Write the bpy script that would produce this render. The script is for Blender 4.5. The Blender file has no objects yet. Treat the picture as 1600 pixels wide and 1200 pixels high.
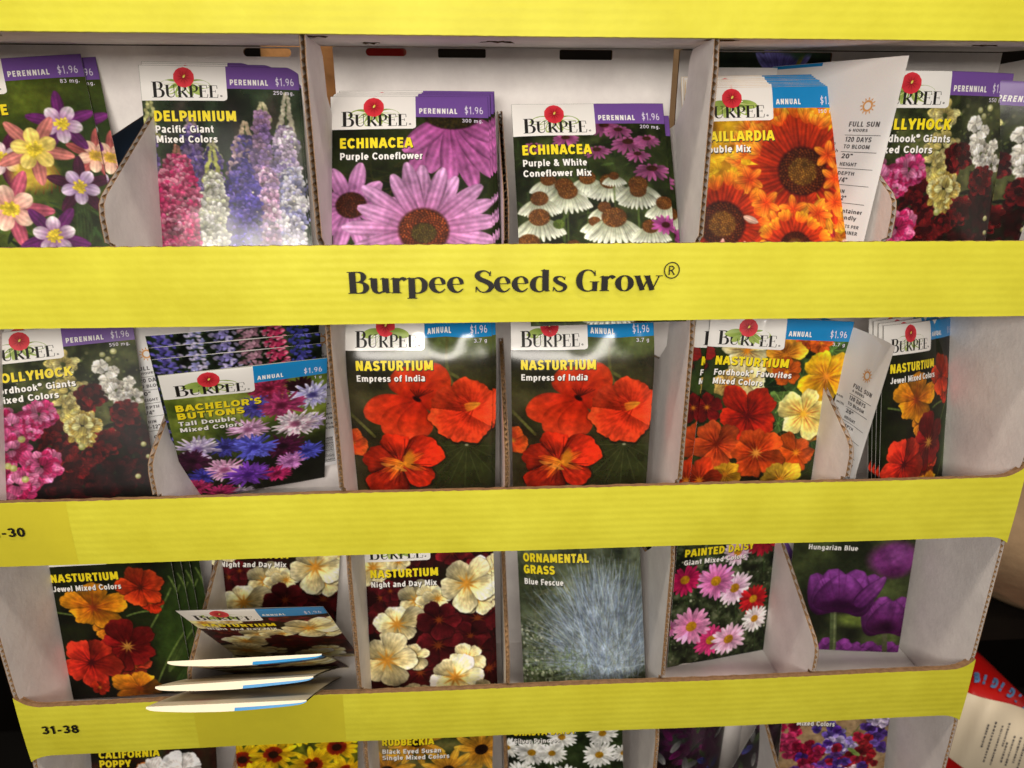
import bpy, math, random
import numpy as np
from mathutils import Vector, Matrix, Euler

S = bpy.context.scene
COL = S.collection
D = .33                                   # metres from the lens to the front of the display

# ---------------------------------------------------------------- camera
def cam_axes(th, ps, ro):
    f = np.array([math.sin(ps) * math.cos(th), math.cos(ps) * math.cos(th), -math.sin(th)])
    r = np.array([math.cos(ps), -math.sin(ps), 0.]); u = np.cross(r, f)
    return math.cos(ro) * r + math.sin(ro) * u, -math.sin(ro) * r + math.cos(ro) * u, f
_r, _u, _f = cam_axes(.31938, .05488, -.00063)
cd = bpy.data.cameras.new('camera'); cam = bpy.data.objects.new('camera', cd); COL.objects.link(cam)
cam.matrix_world = Matrix(((_r[0], _u[0], -_f[0], 0), (_r[1], _u[1], -_f[1], -D), (_r[2], _u[2], -_f[2], 0), (0, 0, 0, 1)))
cd.sensor_width = 36; cd.lens = 1037.9 / 1600 * 36; cd.clip_start = .01; cd.clip_end = 50
cd.dof.use_dof = True; cd.dof.focus_distance = .37; cd.dof.aperture_fstop = 9
S.camera = cam
# ---------------------------------------------------------------- light
w = bpy.data.worlds.new('World'); S.world = w; w.use_nodes = True
w.node_tree.nodes['Background'].inputs[0].default_value = (1, .93, .84, 1)
w.node_tree.nodes['Background'].inputs[1].default_value = .13
def area(name, loc, target, sx, sy, power, color):
    l = bpy.data.lights.new(name, 'AREA'); l.shape = 'RECTANGLE'; l.size = sx; l.size_y = sy; l.energy = power; l.color = color
    o = bpy.data.objects.new(name, l); COL.objects.link(o); o.location = loc
    o.rotation_euler = (Vector(target) - Vector(loc)).to_track_quat('-Z', 'Y').to_euler(); return o
area('ceiling_lamp', (-.05, -.42, 1.15), (0, 0, -.1), 1.7, .09, 13, (1, .87, .72))
area('front_fill', (-.05, -.66, .11), (0, 0, .05), .5, .16, 5.0, (1, .93, .84))  # unseen light before the stand, added to brighten the upper tier
area('aisle_fill', (.25, -1.7, 1.2), (0, 0, -.15), 1.5, .8, 8, (1, .92, .84))  # unseen broad fill standing in for the store's ambient light
S.view_settings.view_transform = 'Standard'; S.view_settings.look = 'None'; S.view_settings.exposure = 0; S.view_settings.gamma = 1
S.view_settings.use_curve_mapping = False
S.cycles.max_bounces = 6; S.cycles.diffuse_bounces = 4; S.cycles.use_denoising = True
S.cycles.use_adaptive_sampling = True; S.cycles.adaptive_threshold = .01

def lin(c):
    c = [x / 255 for x in c[:3]]
    return tuple(x / 12.92 if x <= .04045 else ((x + .055) / 1.055) ** 2.4 for x in c) + (1,)
# ---------------------------------------------------------------- materials
def mat(name, rgb, rough=.6, spec=.4, noise=0., nscale=40, bump=0., bscale=200, vcol=False, coat=0., rgb2=None, ribs=None, dist=.0004, metal=0, undul=None):
    m = bpy.data.materials.new(name); m.use_nodes = True; nt = m.node_tree; N = nt.nodes; L = nt.links
    b = N['Principled BSDF']; b.inputs['Roughness'].default_value = rough; b.inputs['Specular IOR Level'].default_value = spec
    b.inputs['Coat Weight'].default_value = coat; b.inputs['Coat Roughness'].default_value = .15; b.inputs['Metallic'].default_value = metal
    tc = N.new('ShaderNodeTexCoord'); col = None
    if vcol:
        a = N.new('ShaderNodeVertexColor'); a.layer_name = 'Print'; col = a.outputs['Color']
    else:
        c = lin(rgb); b.inputs['Base Color'].default_value = c
        if noise:
            n = N.new('ShaderNodeTexNoise'); n.inputs['Scale'].default_value = nscale; n.inputs['Detail'].default_value = 6; n.inputs['Roughness'].default_value = .65
            L.new(tc.outputs['Object'], n.inputs['Vector'])
            mx = N.new('ShaderNodeMix'); mx.data_type = 'RGBA'
            r = N.new('ShaderNodeMapRange'); r.inputs['From Min'].default_value = .35; r.inputs['From Max'].default_value = .65
            L.new(n.outputs['Fac'], r.inputs['Value']); L.new(r.outputs['Result'], mx.inputs['Factor'])
            c2 = lin(rgb2) if rgb2 else tuple(x * (1 - noise) for x in c[:3]) + (1,)
            mx.inputs['A'].default_value = c; mx.inputs['B'].default_value = c2; col = mx.outputs['Result']
    if col is not None: L.new(col, b.inputs['Base Color'])
    if bump:
        n = N.new('ShaderNodeTexNoise'); n.inputs['Scale'].default_value = bscale; n.inputs['Detail'].default_value = 5
        L.new(tc.outputs['Object'], n.inputs['Vector']); h = n.outputs['Fac']
        if ribs:
            ax, per, amt = ribs
            wv = N.new('ShaderNodeTexWave'); wv.wave_type = 'BANDS'; wv.bands_direction = ax; wv.wave_profile = 'SIN'
            wv.inputs['Scale'].default_value = 2 * math.pi / per / 20; wv.inputs['Distortion'].default_value = .6; wv.inputs['Detail'].default_value = 1
            L.new(tc.outputs['Object'], wv.inputs['Vector'])
            n2 = N.new('ShaderNodeTexNoise'); n2.inputs['Scale'].default_value = 14; L.new(tc.outputs['Object'], n2.inputs['Vector'])
            m1 = N.new('ShaderNodeMath'); m1.operation = 'MULTIPLY'; L.new(wv.outputs['Fac'], m1.inputs[0]); L.new(n2.outputs['Fac'], m1.inputs[1])
            m2 = N.new('ShaderNodeMath'); m2.operation = 'MULTIPLY_ADD'; L.new(m1.outputs[0], m2.inputs[0]); m2.inputs[1].default_value = amt; L.new(h, m2.inputs[2]); h = m2.outputs[0]
        bp = N.new('ShaderNodeBump'); bp.inputs['Strength'].default_value = bump; bp.inputs['Distance'].default_value = dist
        L.new(h, bp.inputs['Height']); L.new(bp.outputs['Normal'], b.inputs['Normal'])
        if undul:
            n3 = N.new('ShaderNodeTexNoise'); n3.inputs['Scale'].default_value = undul[0]; n3.inputs['Detail'].default_value = 3; L.new(tc.outputs['Object'], n3.inputs['Vector'])
            b3 = N.new('ShaderNodeBump'); b3.inputs['Strength'].default_value = 1; b3.inputs['Distance'].default_value = undul[1]
            L.new(n3.outputs['Fac'], b3.inputs['Height']); L.new(b3.outputs['Normal'], bp.inputs['Normal'])
    return m
M = dict(
    yellow=mat('yellow printed card', (212, 207, 62), .5, .24, .1, 18, .7, 300, rgb2=(200, 193, 51), ribs=('Z', .0042, .9), dist=.00016, undul=(16, .0018)),
    painted_shade=mat('painted shade on yellow card', (203, 192, 50), .34, .45, .08, 30, .2, 200),  # darker yellow: shade on the fronts put into the colour
    card=mat('white lined card', (241, 236, 232), .75, .2, .07, 34, .5, 420, rgb2=(226, 220, 217), dist=.00035, undul=(22, .0012)),
    kraft=mat('raw brown card', (150, 116, 84), .9, .1, .35, 300, .6, 900, dist=.0004),
    flute=mat('corrugated flute paper', (176, 142, 104), .9, .1, .3, 300),
    tear=mat('torn card', (96, 76, 50), .95, .1, .4, 900, .8, 900),
    print=mat('printed picture paper', (255, 255, 255), .42, .14, vcol=True, bump=.12, bscale=500, dist=.0002),
    gloss=mat('glossy printed picture paper', (255, 255, 255), .21, .4, vcol=True, bump=.12, bscale=300, dist=.0003, coat=.25),
    white=mat('white printed paper', (240, 237, 232), .36, .42, .02, 40, .1, 500, dist=.0002),
    whiteg=mat('white glossy printed paper', (240, 238, 234), .2, .6, .02, 40, .1, 300, dist=.0003, coat=.25),
    purple=mat('purple ink', (112, 76, 154), .36, .42, .04, 60, .1, 500, dist=.0002),
    blue=mat('blue ink', (18, 132, 196), .34, .42, .04, 60, .1, 500, dist=.0002),
    blueg=mat('glossy blue ink', (18, 132, 196), .2, .6, .04, 60, .1, 300, dist=.0003, coat=.25),
    black=mat('black ink', (24, 20, 18), .5, .3, .2, 300),
    shade=mat('dark printed outline ink', (34, 32, 16), .4, .4),
    title=mat('yellow ink', (242, 220, 26), .4, .4, .02, 50), wht=mat('white ink', (240, 238, 234), .4, .4, .02, 50),
    lilac=mat('pale ink', (222, 216, 232), .4, .4), grey=mat('grey ink', (84, 82, 84), .5, .3),
    cream=mat('uncoated cream paper', (240, 228, 204), .6, .3, .05, 40, .2, 500),
    petals=mat('emblem ink', (255, 255, 255), .4, .4, vcol=True), darkback=mat('painted store darkness and dark shelf', (22, 17, 12), .9, .1, .5, 3),
    sack=mat('brown sack paper', (176, 146, 112), .8, .2, .35, 12, .8, 30, dist=.004), red=mat('red bag film', (206, 24, 22), .3, .5, .1, 20, .5, 30, dist=.003),
    label=mat('label paper', (240, 224, 196), .5, .3, .05, 20), sky=mat('light blue ink', (110, 160, 214), .4, .4, .2, 60),
    orange=mat('orange kraft sack', (222, 164, 104), .7, .3, .4, 30, .8, 60, dist=.003), foil=mat('silver foil lining', (205, 205, 205), .22, .6, .1, 60, .5, 160, dist=.001, metal=.7),
    navy=mat('dark blue box card', (52, 74, 104), .6, .3, .2, 20),
)

# ---------------------------------------------------------------- mesh helpers
def mesh(name, V, F, mats, parent=None, fm=None, smooth=False):
    me = bpy.data.meshes.new(name); me.from_pydata([tuple(v) for v in V], [], F); me.update()
    for m in (mats if isinstance(mats, (list, tuple)) else [mats]): me.materials.append(M[m] if isinstance(m, str) else m)
    if fm is not None: me.polygons.foreach_set('material_index', fm)
    if smooth: me.polygons.foreach_set('use_smooth', [True] * len(F))
    o = bpy.data.objects.new(name, me); COL.objects.link(o); o.parent = parent; return o
def tag(o, label, cat=None, group=None, kind=None):
    if label: o['label'] = label
    if cat: o['category'] = cat
    if group: o['group'] = group
    if kind: o['kind'] = kind
    return o
def empty(name, loc=(0, 0, 0), rot=(0, 0, 0), parent=None):
    o = bpy.data.objects.new(name, None); COL.objects.link(o); o.location = loc; o.rotation_euler = rot; o.parent = parent; o.empty_display_size = .01; return o
def extrude(name, outer, holes, t, to3, mats, parent=None):
    """flat 2D outline with holes -> a board of thickness t; faces material 0, cut edges material 1"""
    from mathutils.geometry import tessellate_polygon
    loops = [outer] + list(holes); pts = [p for l in loops for p in l]; n = len(pts)
    tri = tessellate_polygon([[Vector((p[0], p[1], 0)) for p in l] for l in loops])
    V = [to3(p[0], p[1], 0) for p in pts] + [to3(p[0], p[1], t) for p in pts]
    F = [tuple(q) for q in tri] + [tuple(i + n for i in reversed(q)) for q in tri]; fm = [0] * len(F)
    b = 0
    for l in loops:
        for i in range(len(l)):
            j = (i + 1) % len(l); F.append((b + i, b + j, b + j + n, b + i + n)); fm.append(1)
        b += len(l)
    o = mesh(name, V, F, mats, parent, fm)
    import bmesh
    bm = bmesh.new(); bm.from_mesh(o.data); bmesh.ops.recalc_face_normals(bm, faces=bm.faces); bm.to_mesh(o.data); bm.free()
    return o
# ---------------------------------------------------------------- lettering drawn as strokes of varying width
def arc(cx, cy, rx, ry, a0, a1, n=12, w=None):
    return [(cx + rx * math.cos(math.radians(a0 + (a1 - a0) * i / n)), cy + ry * math.sin(math.radians(a0 + (a1 - a0) * i / n))) + (() if w is None else (w,)) for i in range(n + 1)]
def bold():
    G = {}; X = .72
    def g(c, adv, *st): G[c] = (adv, st)
    g(' ', .34)
    g('A', .78, [(.1, 0), (.36, .98)], [(.68, 0), (.42, .98)], [(.2, .3), (.58, .3)]); 
    g('B', .74, [(.18, 0), (.18, 1)], [(.1, .9), (.38, .9)] + arc(.4, .71, .16, .19, 90, -90, 8)[1:] + [(.1, .52)], [(.1, .1), (.4, .1)] + arc(.42, .31, .18, .21, -90, 90, 8)[1:] + [(.1, .53)])
    g('C', .74, arc(.4, .5, .26, .4, 38, 322, 20)); g('D', .76, [(.18, 0), (.18, 1)], [(.1, .9), (.34, .9)] + arc(.34, .5, .28, .4, 90, -90, 12)[1:] + [(.1, .1)])
    g('E', .66, [(.18, 0), (.18, 1)], [(.1, .9), (.6, .9)], [(.1, .51), (.56, .51)], [(.1, .1), (.61, .1)]); g('F', .62, [(.18, 0), (.18, 1)], [(.1, .9), (.58, .9)], [(.1, .49), (.54, .49)])
    g('G', .78, arc(.4, .5, .26, .4, 40, 335, 20), [(.4, .46), (.72, .46)], [(.65, .48), (.65, .06)]); g('H', .78, [(.18, 0), (.18, 1)], [(.6, 0), (.6, 1)], [(.18, .51), (.6, .51)]); g('I', .36, [(.18, 0), (.18, 1)])
    g('J', .6, [(.42, 1), (.42, .32)] + arc(.26, .3, .16, .2, 0, -170, 8)[1:]); g('K', .76, [(.18, 0), (.18, 1)], [(.2, .4), (.62, 1)], [(.34, .6), (.66, 0)]); g('L', .6, [(.18, 0), (.18, 1)], [(.1, .1), (.56, .1)])
    g('M', .94, [(.17, 0), (.17, 1)], [(.77, 0), (.77, 1)], [(.2, .98), (.47, .12)], [(.74, .98), (.47, .12)]); g('N', .8, [(.18, 0), (.18, 1)], [(.62, 0), (.62, 1)], [(.2, .97), (.6, .03)])
    g('O', .8, arc(.4, .5, .27, .4, 0, 360, 26)); g('P', .7, [(.18, 0), (.18, 1)], [(.1, .9), (.38, .9)] + arc(.4, .66, .18, .24, 90, -90, 8)[1:] + [(.1, .42)])
    g('R', .74, [(.18, 0), (.18, 1)], [(.1, .9), (.38, .9)] + arc(.4, .68, .18, .22, 90, -90, 8)[1:] + [(.1, .46)], [(.38, .5), (.62, 0)]); g('S', .68, arc(.36, .7, .2, .2, 20, 270, 14)[:-1] + arc(.34, .3, .22, .2, 90, -160, 14))
    g('T', .64, [(.32, 0), (.32, .95)], [(.03, .9), (.61, .9)]); g('U', .76, [(.18, 1), (.18, .34)] + arc(.38, .32, .2, .22, 180, 360, 12)[1:] + [(.58, 1)]); g('V', .72, [(.1, 1), (.34, .03)], [(.62, 1), (.38, .03)])
    g('W', 1.02, [(.1, 1), (.28, .03)], [(.5, .97), (.3, .03)], [(.52, .97), (.72, .03)], [(.92, 1), (.74, .03)]); g('Y', .7, [(.35, 0), (.35, .45)], [(.09, 1), (.34, .4)], [(.61, 1), (.36, .4)])
    g('a', .62, arc(.3, .58, .17, .12, 150, 10, 8) + [(.46, .5), (.46, 0)], arc(.27, .2, .14, .13, 60, 400, 16) + [(.46, .42)]); g('b', .66, [(.16, 0), (.16, 1)], arc(.33, .36, .17, .28, 0, 360, 18)); g('c', .58, arc(.32, .36, .18, .28, 45, 315, 16)); g('d', .66, [(.5, 0), (.5, 1)], arc(.33, .36, .17, .28, 0, 360, 18))
    g('e', .6, arc(.31, .36, .18, .28, -5, 0, 1) + arc(.31, .36, .18, .28, 0, 312, 18)[1:], [(.13, .35), (.54, .35)]); g('f', .4, [(.2, 0), (.2, .78)] + arc(.34, .78, .14, .13, 180, 90, 5)[1:] + [(.4, .91)], [(.04, .63), (.38, .63)]); g('g', .66, [(.5, .7), (.5, .02)] + arc(.33, -.02, .17, .16, 0, -150, 9)[1:], arc(.33, .36, .17, .27, 0, 360, 18))
    g('h', .66, [(.16, 0), (.16, 1)], [(.16, .4)] + arc(.33, .46, .16, .18, 170, 0, 9) + [(.5, 0)]); g('i', .32, [(.16, 0), (.16, X)], [(.16, .83), (.16, 1)]); g('k', .62, [(.16, 0), (.16, 1)], [(.18, .3), (.5, X)], [(.28, .42), (.54, 0)]); g('l', .32, [(.16, 0), (.16, 1)])
    g('m', .98, [(.16, 0), (.16, X)], [(.16, .42)] + arc(.325, .48, .155, .16, 160, 0, 8) + [(.49, 0)], [(.49, .42)] + arc(.655, .48, .155, .16, 160, 0, 8) + [(.82, 0)]); g('n', .66, [(.16, 0), (.16, X)], [(.16, .4)] + arc(.33, .46, .16, .18, 170, 0, 9) + [(.5, 0)]); g('o', .64, arc(.32, .36, .19, .28, 0, 360, 20)); g('p', .66, [(.16, -.24), (.16, X)], arc(.33, .36, .17, .28, 0, 360, 18))
    g('q', .66, [(.5, -.24), (.5, X)], arc(.33, .36, .17, .28, 0, 360, 18)); g('j', .32, [(.16, -.15), (.16, X)], [(.16, .83), (.16, 1)]); g('z', .56, [(.06, .63), (.5, .63)], [(.46, .62), (.1, .1)], [(.06, .1), (.5, .1)]); g(',', .3, [(.17, .18), (.11, -.16)]); g('+', .6, [(.3, .15), (.3, .65)], [(.05, .4), (.55, .4)])
    g('r', .44, [(.16, 0), (.16, X)], [(.16, .42)] + arc(.34, .44, .18, .2, 165, 80, 6)); g('s', .56, arc(.29, .5, .15, .14, 20, 270, 10)[:-1] + arc(.27, .21, .16, .14, 90, -160, 10)); g('t', .42, [(.2, .95), (.2, .22)] + arc(.33, .22, .13, .14, 180, 280, 6)[1:], [(.04, .63), (.38, .63)]); g('u', .66, [(.16, X), (.16, .28)] + arc(.32, .25, .16, .17, 180, 350, 9)[1:], [(.5, 0), (.5, X)])
    g('v', .6, [(.08, X), (.28, .03)], [(.52, X), (.32, .03)]); g('w', .88, [(.08, X), (.24, .03)], [(.42, X), (.26, .03)], [(.46, X), (.62, .03)], [(.8, X), (.64, .03)]); g('x', .6, [(.08, X), (.5, 0)], [(.5, X), (.08, 0)]); g('y', .6, [(.08, X), (.3, .03)], [(.52, X), (.22, -.24)])
    g('&', .78, [(.68, 0), (.2, .7)] + arc(.33, .76, .13, .14, 190, -20, 8) + [(.2, .4)] + arc(.32, .25, .18, .17, 130, 330, 10) + [(.64, .5)]); g("'", .26, [(.13, .68), (.13, 1)]); g('.', .3, [(.15, 0), (.15, .2)]); g('-', .46, [(.08, .38), (.38, .38)]); g('"', .44, [(.13, .68), (.13, 1)], [(.31, .68), (.31, 1)]); g('/', .5, [(.08, 0), (.42, 1)])
    g('0', .66, arc(.33, .5, .2, .41, 0, 360, 22)); g('1', .5, [(.3, 0), (.3, 1)], [(.32, .92), (.1, .74)]); g('2', .64, arc(.31, .7, .19, .2, 170, -30, 10) + [(.12, .1)], [(.06, .1), (.56, .1)]); g('3', .64, arc(.3, .71, .18, .19, 160, -90, 12), arc(.3, .3, .21, .2, 90, -160, 12)); g('4', .66, [(.46, 0), (.46, 1)], [(.42, .98), (.1, .32)], [(.06, .27), (.62, .27)])
    g('5', .64, [(.56, .9), (.18, .9)], [(.18, .95), (.15, .5)], [(.14, .54)] + arc(.3, .33, .21, .24, 110, -150, 12)); g('6', .66, arc(.34, .32, .2, .22, 0, 360, 18), arc(.42, .36, .28, .54, 180, 100, 8)); g('7', .6, [(.06, .9), (.56, .9)], [(.52, .92), (.2, 0)]); g('8', .66, arc(.33, .72, .17, .19, 0, 360, 16), arc(.33, .29, .2, .21, 0, 360, 18)); g('9', .66, arc(.32, .68, .2, .22, 0, 360, 18), arc(.24, .64, .28, .54, 0, -80, 8))
    g('$', .64, arc(.34, .68, .18, .18, 20, 270, 12)[:-1] + arc(.32, .32, .2, .18, 90, -160, 12), [(.33, -.1), (.33, 1.1)]); g('®', .46, arc(.22, .84, .15, .15, 0, 360, 14), [(.18, .76), (.18, .92)], [(.18, .91), (.26, .88), (.18, .84)], [(.2, .84), (.27, .76)])
    return G
BOLD = bold()
def serif():
    G = {}; t = .035
    def g(c, adv, *st): G[c] = (adv, st)
    def stem(x, y0, y1, w=.185, s=.13, top=True, bot=True, half=False):
        o = [[(x, y0, w), (x, y1, w)]]
        if bot: o.append([(x - s - w * .2, y0 + t / 2, t), (x + s + w * .2, y0 + t / 2, t)])
        if top: o.append([(x - s - w * .2, y1 - t / 2, t), (x + (0 if half else s + w * .2), y1 - t / 2, t)])
        return o
    g(' ', .3)
    g('B', .74, *stem(.2, 0, 1), [(.2, .982, t), (.38, .98, .05), (.52, .93, .1), (.57, .77, .16), (.52, .6, .1), (.4, .53, .05), (.2, .52, t)], [(.2, .52, t), (.42, .515, .05), (.58, .45, .11), (.64, .27, .17), (.57, .08, .11), (.42, .02, .05), (.2, .018, t)])
    g('U', .84, *stem(.2, .3, 1, bot=False), [(.2, .34, .16), (.22, .16, .14), (.32, .05, .08), (.44, .03, .06), (.56, .07, .05), (.64, .2, .045), (.65, .4, .045), (.65, 1, .045)], [(.52, 1 - t / 2, t), (.78, 1 - t / 2, t)])
    g('R', .8, *stem(.2, 0, 1), [(.2, .982, t), (.4, .98, .05), (.54, .92, .1), (.6, .76, .16), (.54, .58, .1), (.4, .5, .05), (.2, .49, t)], [(.36, .5, .14), (.68, .04, .17)], [(.6, t / 2, t), (.86, t / 2, t)])
    g('P', .7, *stem(.2, 0, 1), [(.2, .982, t), (.4, .98, .05), (.55, .92, .1), (.61, .74, .16), (.55, .55, .1), (.4, .47, .05), (.2, .46, t)])
    g('E', .72, *stem(.2, 0, 1), [(.1, .982, t), (.6, .982, t)], [(.6, .99, .03), (.62, .74, .05)], [(.2, .52, t), (.5, .52, t)], [(.5, .62, .03), (.5, .42, .03)], [(.1, .018, t), (.63, .018, t)], [(.62, 0, .04), (.66, .28, .04)])
    def flag(x, y): return [(x - .15, y - .07, .03), (x - .02, y - .02, .07)]
    g('u', .74, *stem(.18, .24, .7, bot=False, top=False), flag(.16, .72), [(.18, .3, .16), (.2, .12, .14), (.3, .02, .08), (.42, .06, .06), (.54, .16, .05)], *stem(.56, .04, .7, bot=False, top=False), flag(.54, .72), [(.56, .03, .06), (.72, .045, .03)])
    g('r', .54, *stem(.18, 0, .7, top=False), flag(.16, .72), [(.22, .48, .06), (.32, .64, .08), (.42, .68, .12), (.5, .6, .14)])
    g('p', .74, *stem(.18, -.26, .7, top=False), flag(.16, .72), [(.22, .62, .05), (.36, .7, .06), (.5, .66, .1), (.6, .5, .16), (.61, .34, .17), (.58, .16, .14), (.46, .02, .07), (.3, .0, .05), (.22, .1, .04)])
    g('e', .62, [(.14, .39, t), (.52, .39, t)], [(.53, .39, .1), (.5, .55, .12), (.42, .68, .07), (.32, .71, .05), (.2, .64, .1), (.13, .48, .15), (.13, .3, .17), (.2, .12, .14), (.34, .02, .08), (.46, .06, .05), (.56, .18, .03)])
    g('S', .7, [(.6, .98, .02), (.58, .76, .05)], [(.59, .77, .03), (.54, .9, .05), (.42, .99, .05), (.28, .97, .09), (.17, .86, .14), (.17, .72, .16), (.27, .6, .17), (.44, .5, .18), (.58, .38, .17), (.62, .24, .15), (.54, .08, .11), (.38, .0, .05), (.22, .06, .05), (.12, .26, .04)], [(.1, .0, .02), (.12, .27, .05)])
    g('d', .76, *stem(.56, .04, 1.02, top=False, bot=False), [(.4, .97, .03), (.54, 1.02, .07)], [(.56, .03, .06), (.72, .045, .03)], [(.52, .1, .04), (.42, .01, .05), (.28, .02, .08), (.16, .16, .15), (.13, .34, .17), (.17, .54, .15), (.28, .68, .08), (.42, .7, .05), (.52, .6, .04)])
    g('s', .56, [(.48, .7, .02), (.46, .54, .04)], [(.47, .55, .03), (.4, .67, .05), (.28, .7, .06), (.17, .64, .11), (.15, .54, .13), (.24, .43, .14), (.38, .34, .15), (.48, .24, .13), (.46, .1, .1), (.34, .01, .06), (.2, .03, .05), (.1, .2, .03)], [(.08, .0, .02), (.1, .22, .04)])
    g('G', .84, [(.66, .98, .02), (.67, .72, .05)], [(.66, .76, .03), (.58, .92, .05), (.44, .99, .05), (.28, .94, .09), (.17, .76, .16), (.13, .5, .18), (.17, .24, .16), (.28, .06, .09), (.44, .0, .05), (.58, .05, .06), (.64, .12, .08)], [(.67, .0, .14), (.67, .42, .15)], [(.5, .44, t), (.82, .44, t)])
    g('o', .68, [(.33, .71, .05), (.22, .66, .09), (.13, .5, .16), (.12, .34, .17), (.15, .18, .15), (.24, .04, .08), (.34, 0, .05), (.45, .04, .08), (.54, .2, .15), (.56, .36, .17), (.53, .52, .15), (.44, .67, .08), (.33, .71, .05)])
    g('w', .98, [(.1, .7, .15), (.3, .02, .15)], [(.3, .02, .04), (.48, .6, .04)], [(.44, .7, .15), (.64, .02, .15)], [(.64, .02, .04), (.86, .7, .04)], [(-.02, .69, t), (.22, .69, t)], [(.32, .69, t), (.56, .69, t)], [(.74, .69, t), (.98, .69, t)])
    g('®', .5, arc(.25, .78, .21, .21, 0, 360, 22, .03), [(.18, .66, .035), (.18, .9, .035)], [(.18, .89, .03), (.26, .89, .03), (.31, .84, .03), (.26, .78, .03), (.18, .78, .03)], [(.24, .78, .035), (.33, .66, .035)])
    return G
SERIF = serif()
def strokes(text, font, sw, track=0., small=None):
    """-> list of ribbons [(x,y,w)...] in em space (cap height 1) and the total width"""
    out = []; x = 0.
    for i, ch in enumerate(text):
        adv, st = font[ch]; k = small if (small and i > 0) else 1.
        for s in st: out.append([(x + p[0] * k, p[1] * k, (p[2] if len(p) > 2 else sw) * (k if len(p) > 2 else 1)) for p in s])
        x += (adv + track) * k
    return out, x - track
def smooth_pts(s):
    if len(s) < 4: 
        return s
    out = []; n = len(s)
    for i in range(n - 1):
        p0, p1, p2, p3 = s[max(i - 1, 0)], s[i], s[i + 1], s[min(i + 2, n - 1)]
        for t in (0, .33, .66):
            out.append(tuple(.5 * ((2 * b) + (-a + c) * t + (2 * a - 5 * b + 4 * c - d) * t * t + (-a + 3 * b - 3 * c + d) * t ** 3) for a, b, c, d in zip(p0, p1, p2, p3)))
    return out + [s[-1]]
def ribbons(rs, fn, V, F, FM=None, mi=0, lift=8e-6, smooth=False, seg=0):
    """fn(x, y, h) -> 3D; ribbons laid one hair above the other"""
    for k, s in enumerate(rs):
        if smooth: s = smooth_pts(s)
        if seg and len(s) == 2:
            s = [tuple(a + (b - a) * i / seg for a, b in zip(s[0], s[1])) for i in range(seg + 1)]
        n = len(s); b = len(V); h = (k % 5) * lift
        for i in range(n):
            x0, y0 = s[max(i - 1, 0)][:2]; x1, y1 = s[min(i + 1, n - 1)][:2]
            dx, dy = x1 - x0, y1 - y0; L = math.hypot(dx, dy) or 1; nx, ny = -dy / L, dx / L; w = s[i][2] / 2
            if 0 < i < n - 1:
                ax, ay = s[i][0] - s[i - 1][0], s[i][1] - s[i - 1][1]; c = (ax * dx + ay * dy) / ((math.hypot(ax, ay) * L) or 1); w = w / max(.55, c)
            V.append(fn(s[i][0] + nx * w, s[i][1] + ny * w, h)); V.append(fn(s[i][0] - nx * w, s[i][1] - ny * w, h))
        for i in range(n - 1):
            F.append((b + 2 * i, b + 2 * i + 1, b + 2 * i + 3, b + 2 * i + 2))
            if FM is not None: FM.append(mi)
# ---------------------------------------------------------------- printed pictures (numpy painter -> colour per mesh vertex)
NW, NH = 250, 350
VMAX = 1.4
_GU, _GV = np.meshgrid((np.arange(NW) + .5) / NW, (np.arange(NH) + .5) / NH * VMAX)

def vnoise(rng, fu, fv, oct=1, per=.5):
    out = np.zeros((NH, NW)); a = 1.; tot = 0
    for o in range(oct):
        gx, gy = int(fu) + 3, int(fv * VMAX) + 3
        g = rng.random((gy, gx))
        x = _GU * fu + .5; y = _GV * fv + .5
        xi = x.astype(int); yi = y.astype(int)
        fx = x - xi; fy = y - yi
        fx = fx * fx * (3 - 2 * fx); fy = fy * fy * (3 - 2 * fy)
        xi = np.clip(xi, 0, gx - 2); yi = np.clip(yi, 0, gy - 2)
        out += a * ((g[yi, xi] * (1 - fx) + g[yi, xi + 1] * fx) * (1 - fy) + (g[yi + 1, xi] * (1 - fx) + g[yi + 1, xi + 1] * fx) * fy)
        tot += a; a *= per; fu *= 2; fv *= 2
    return out / tot

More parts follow.
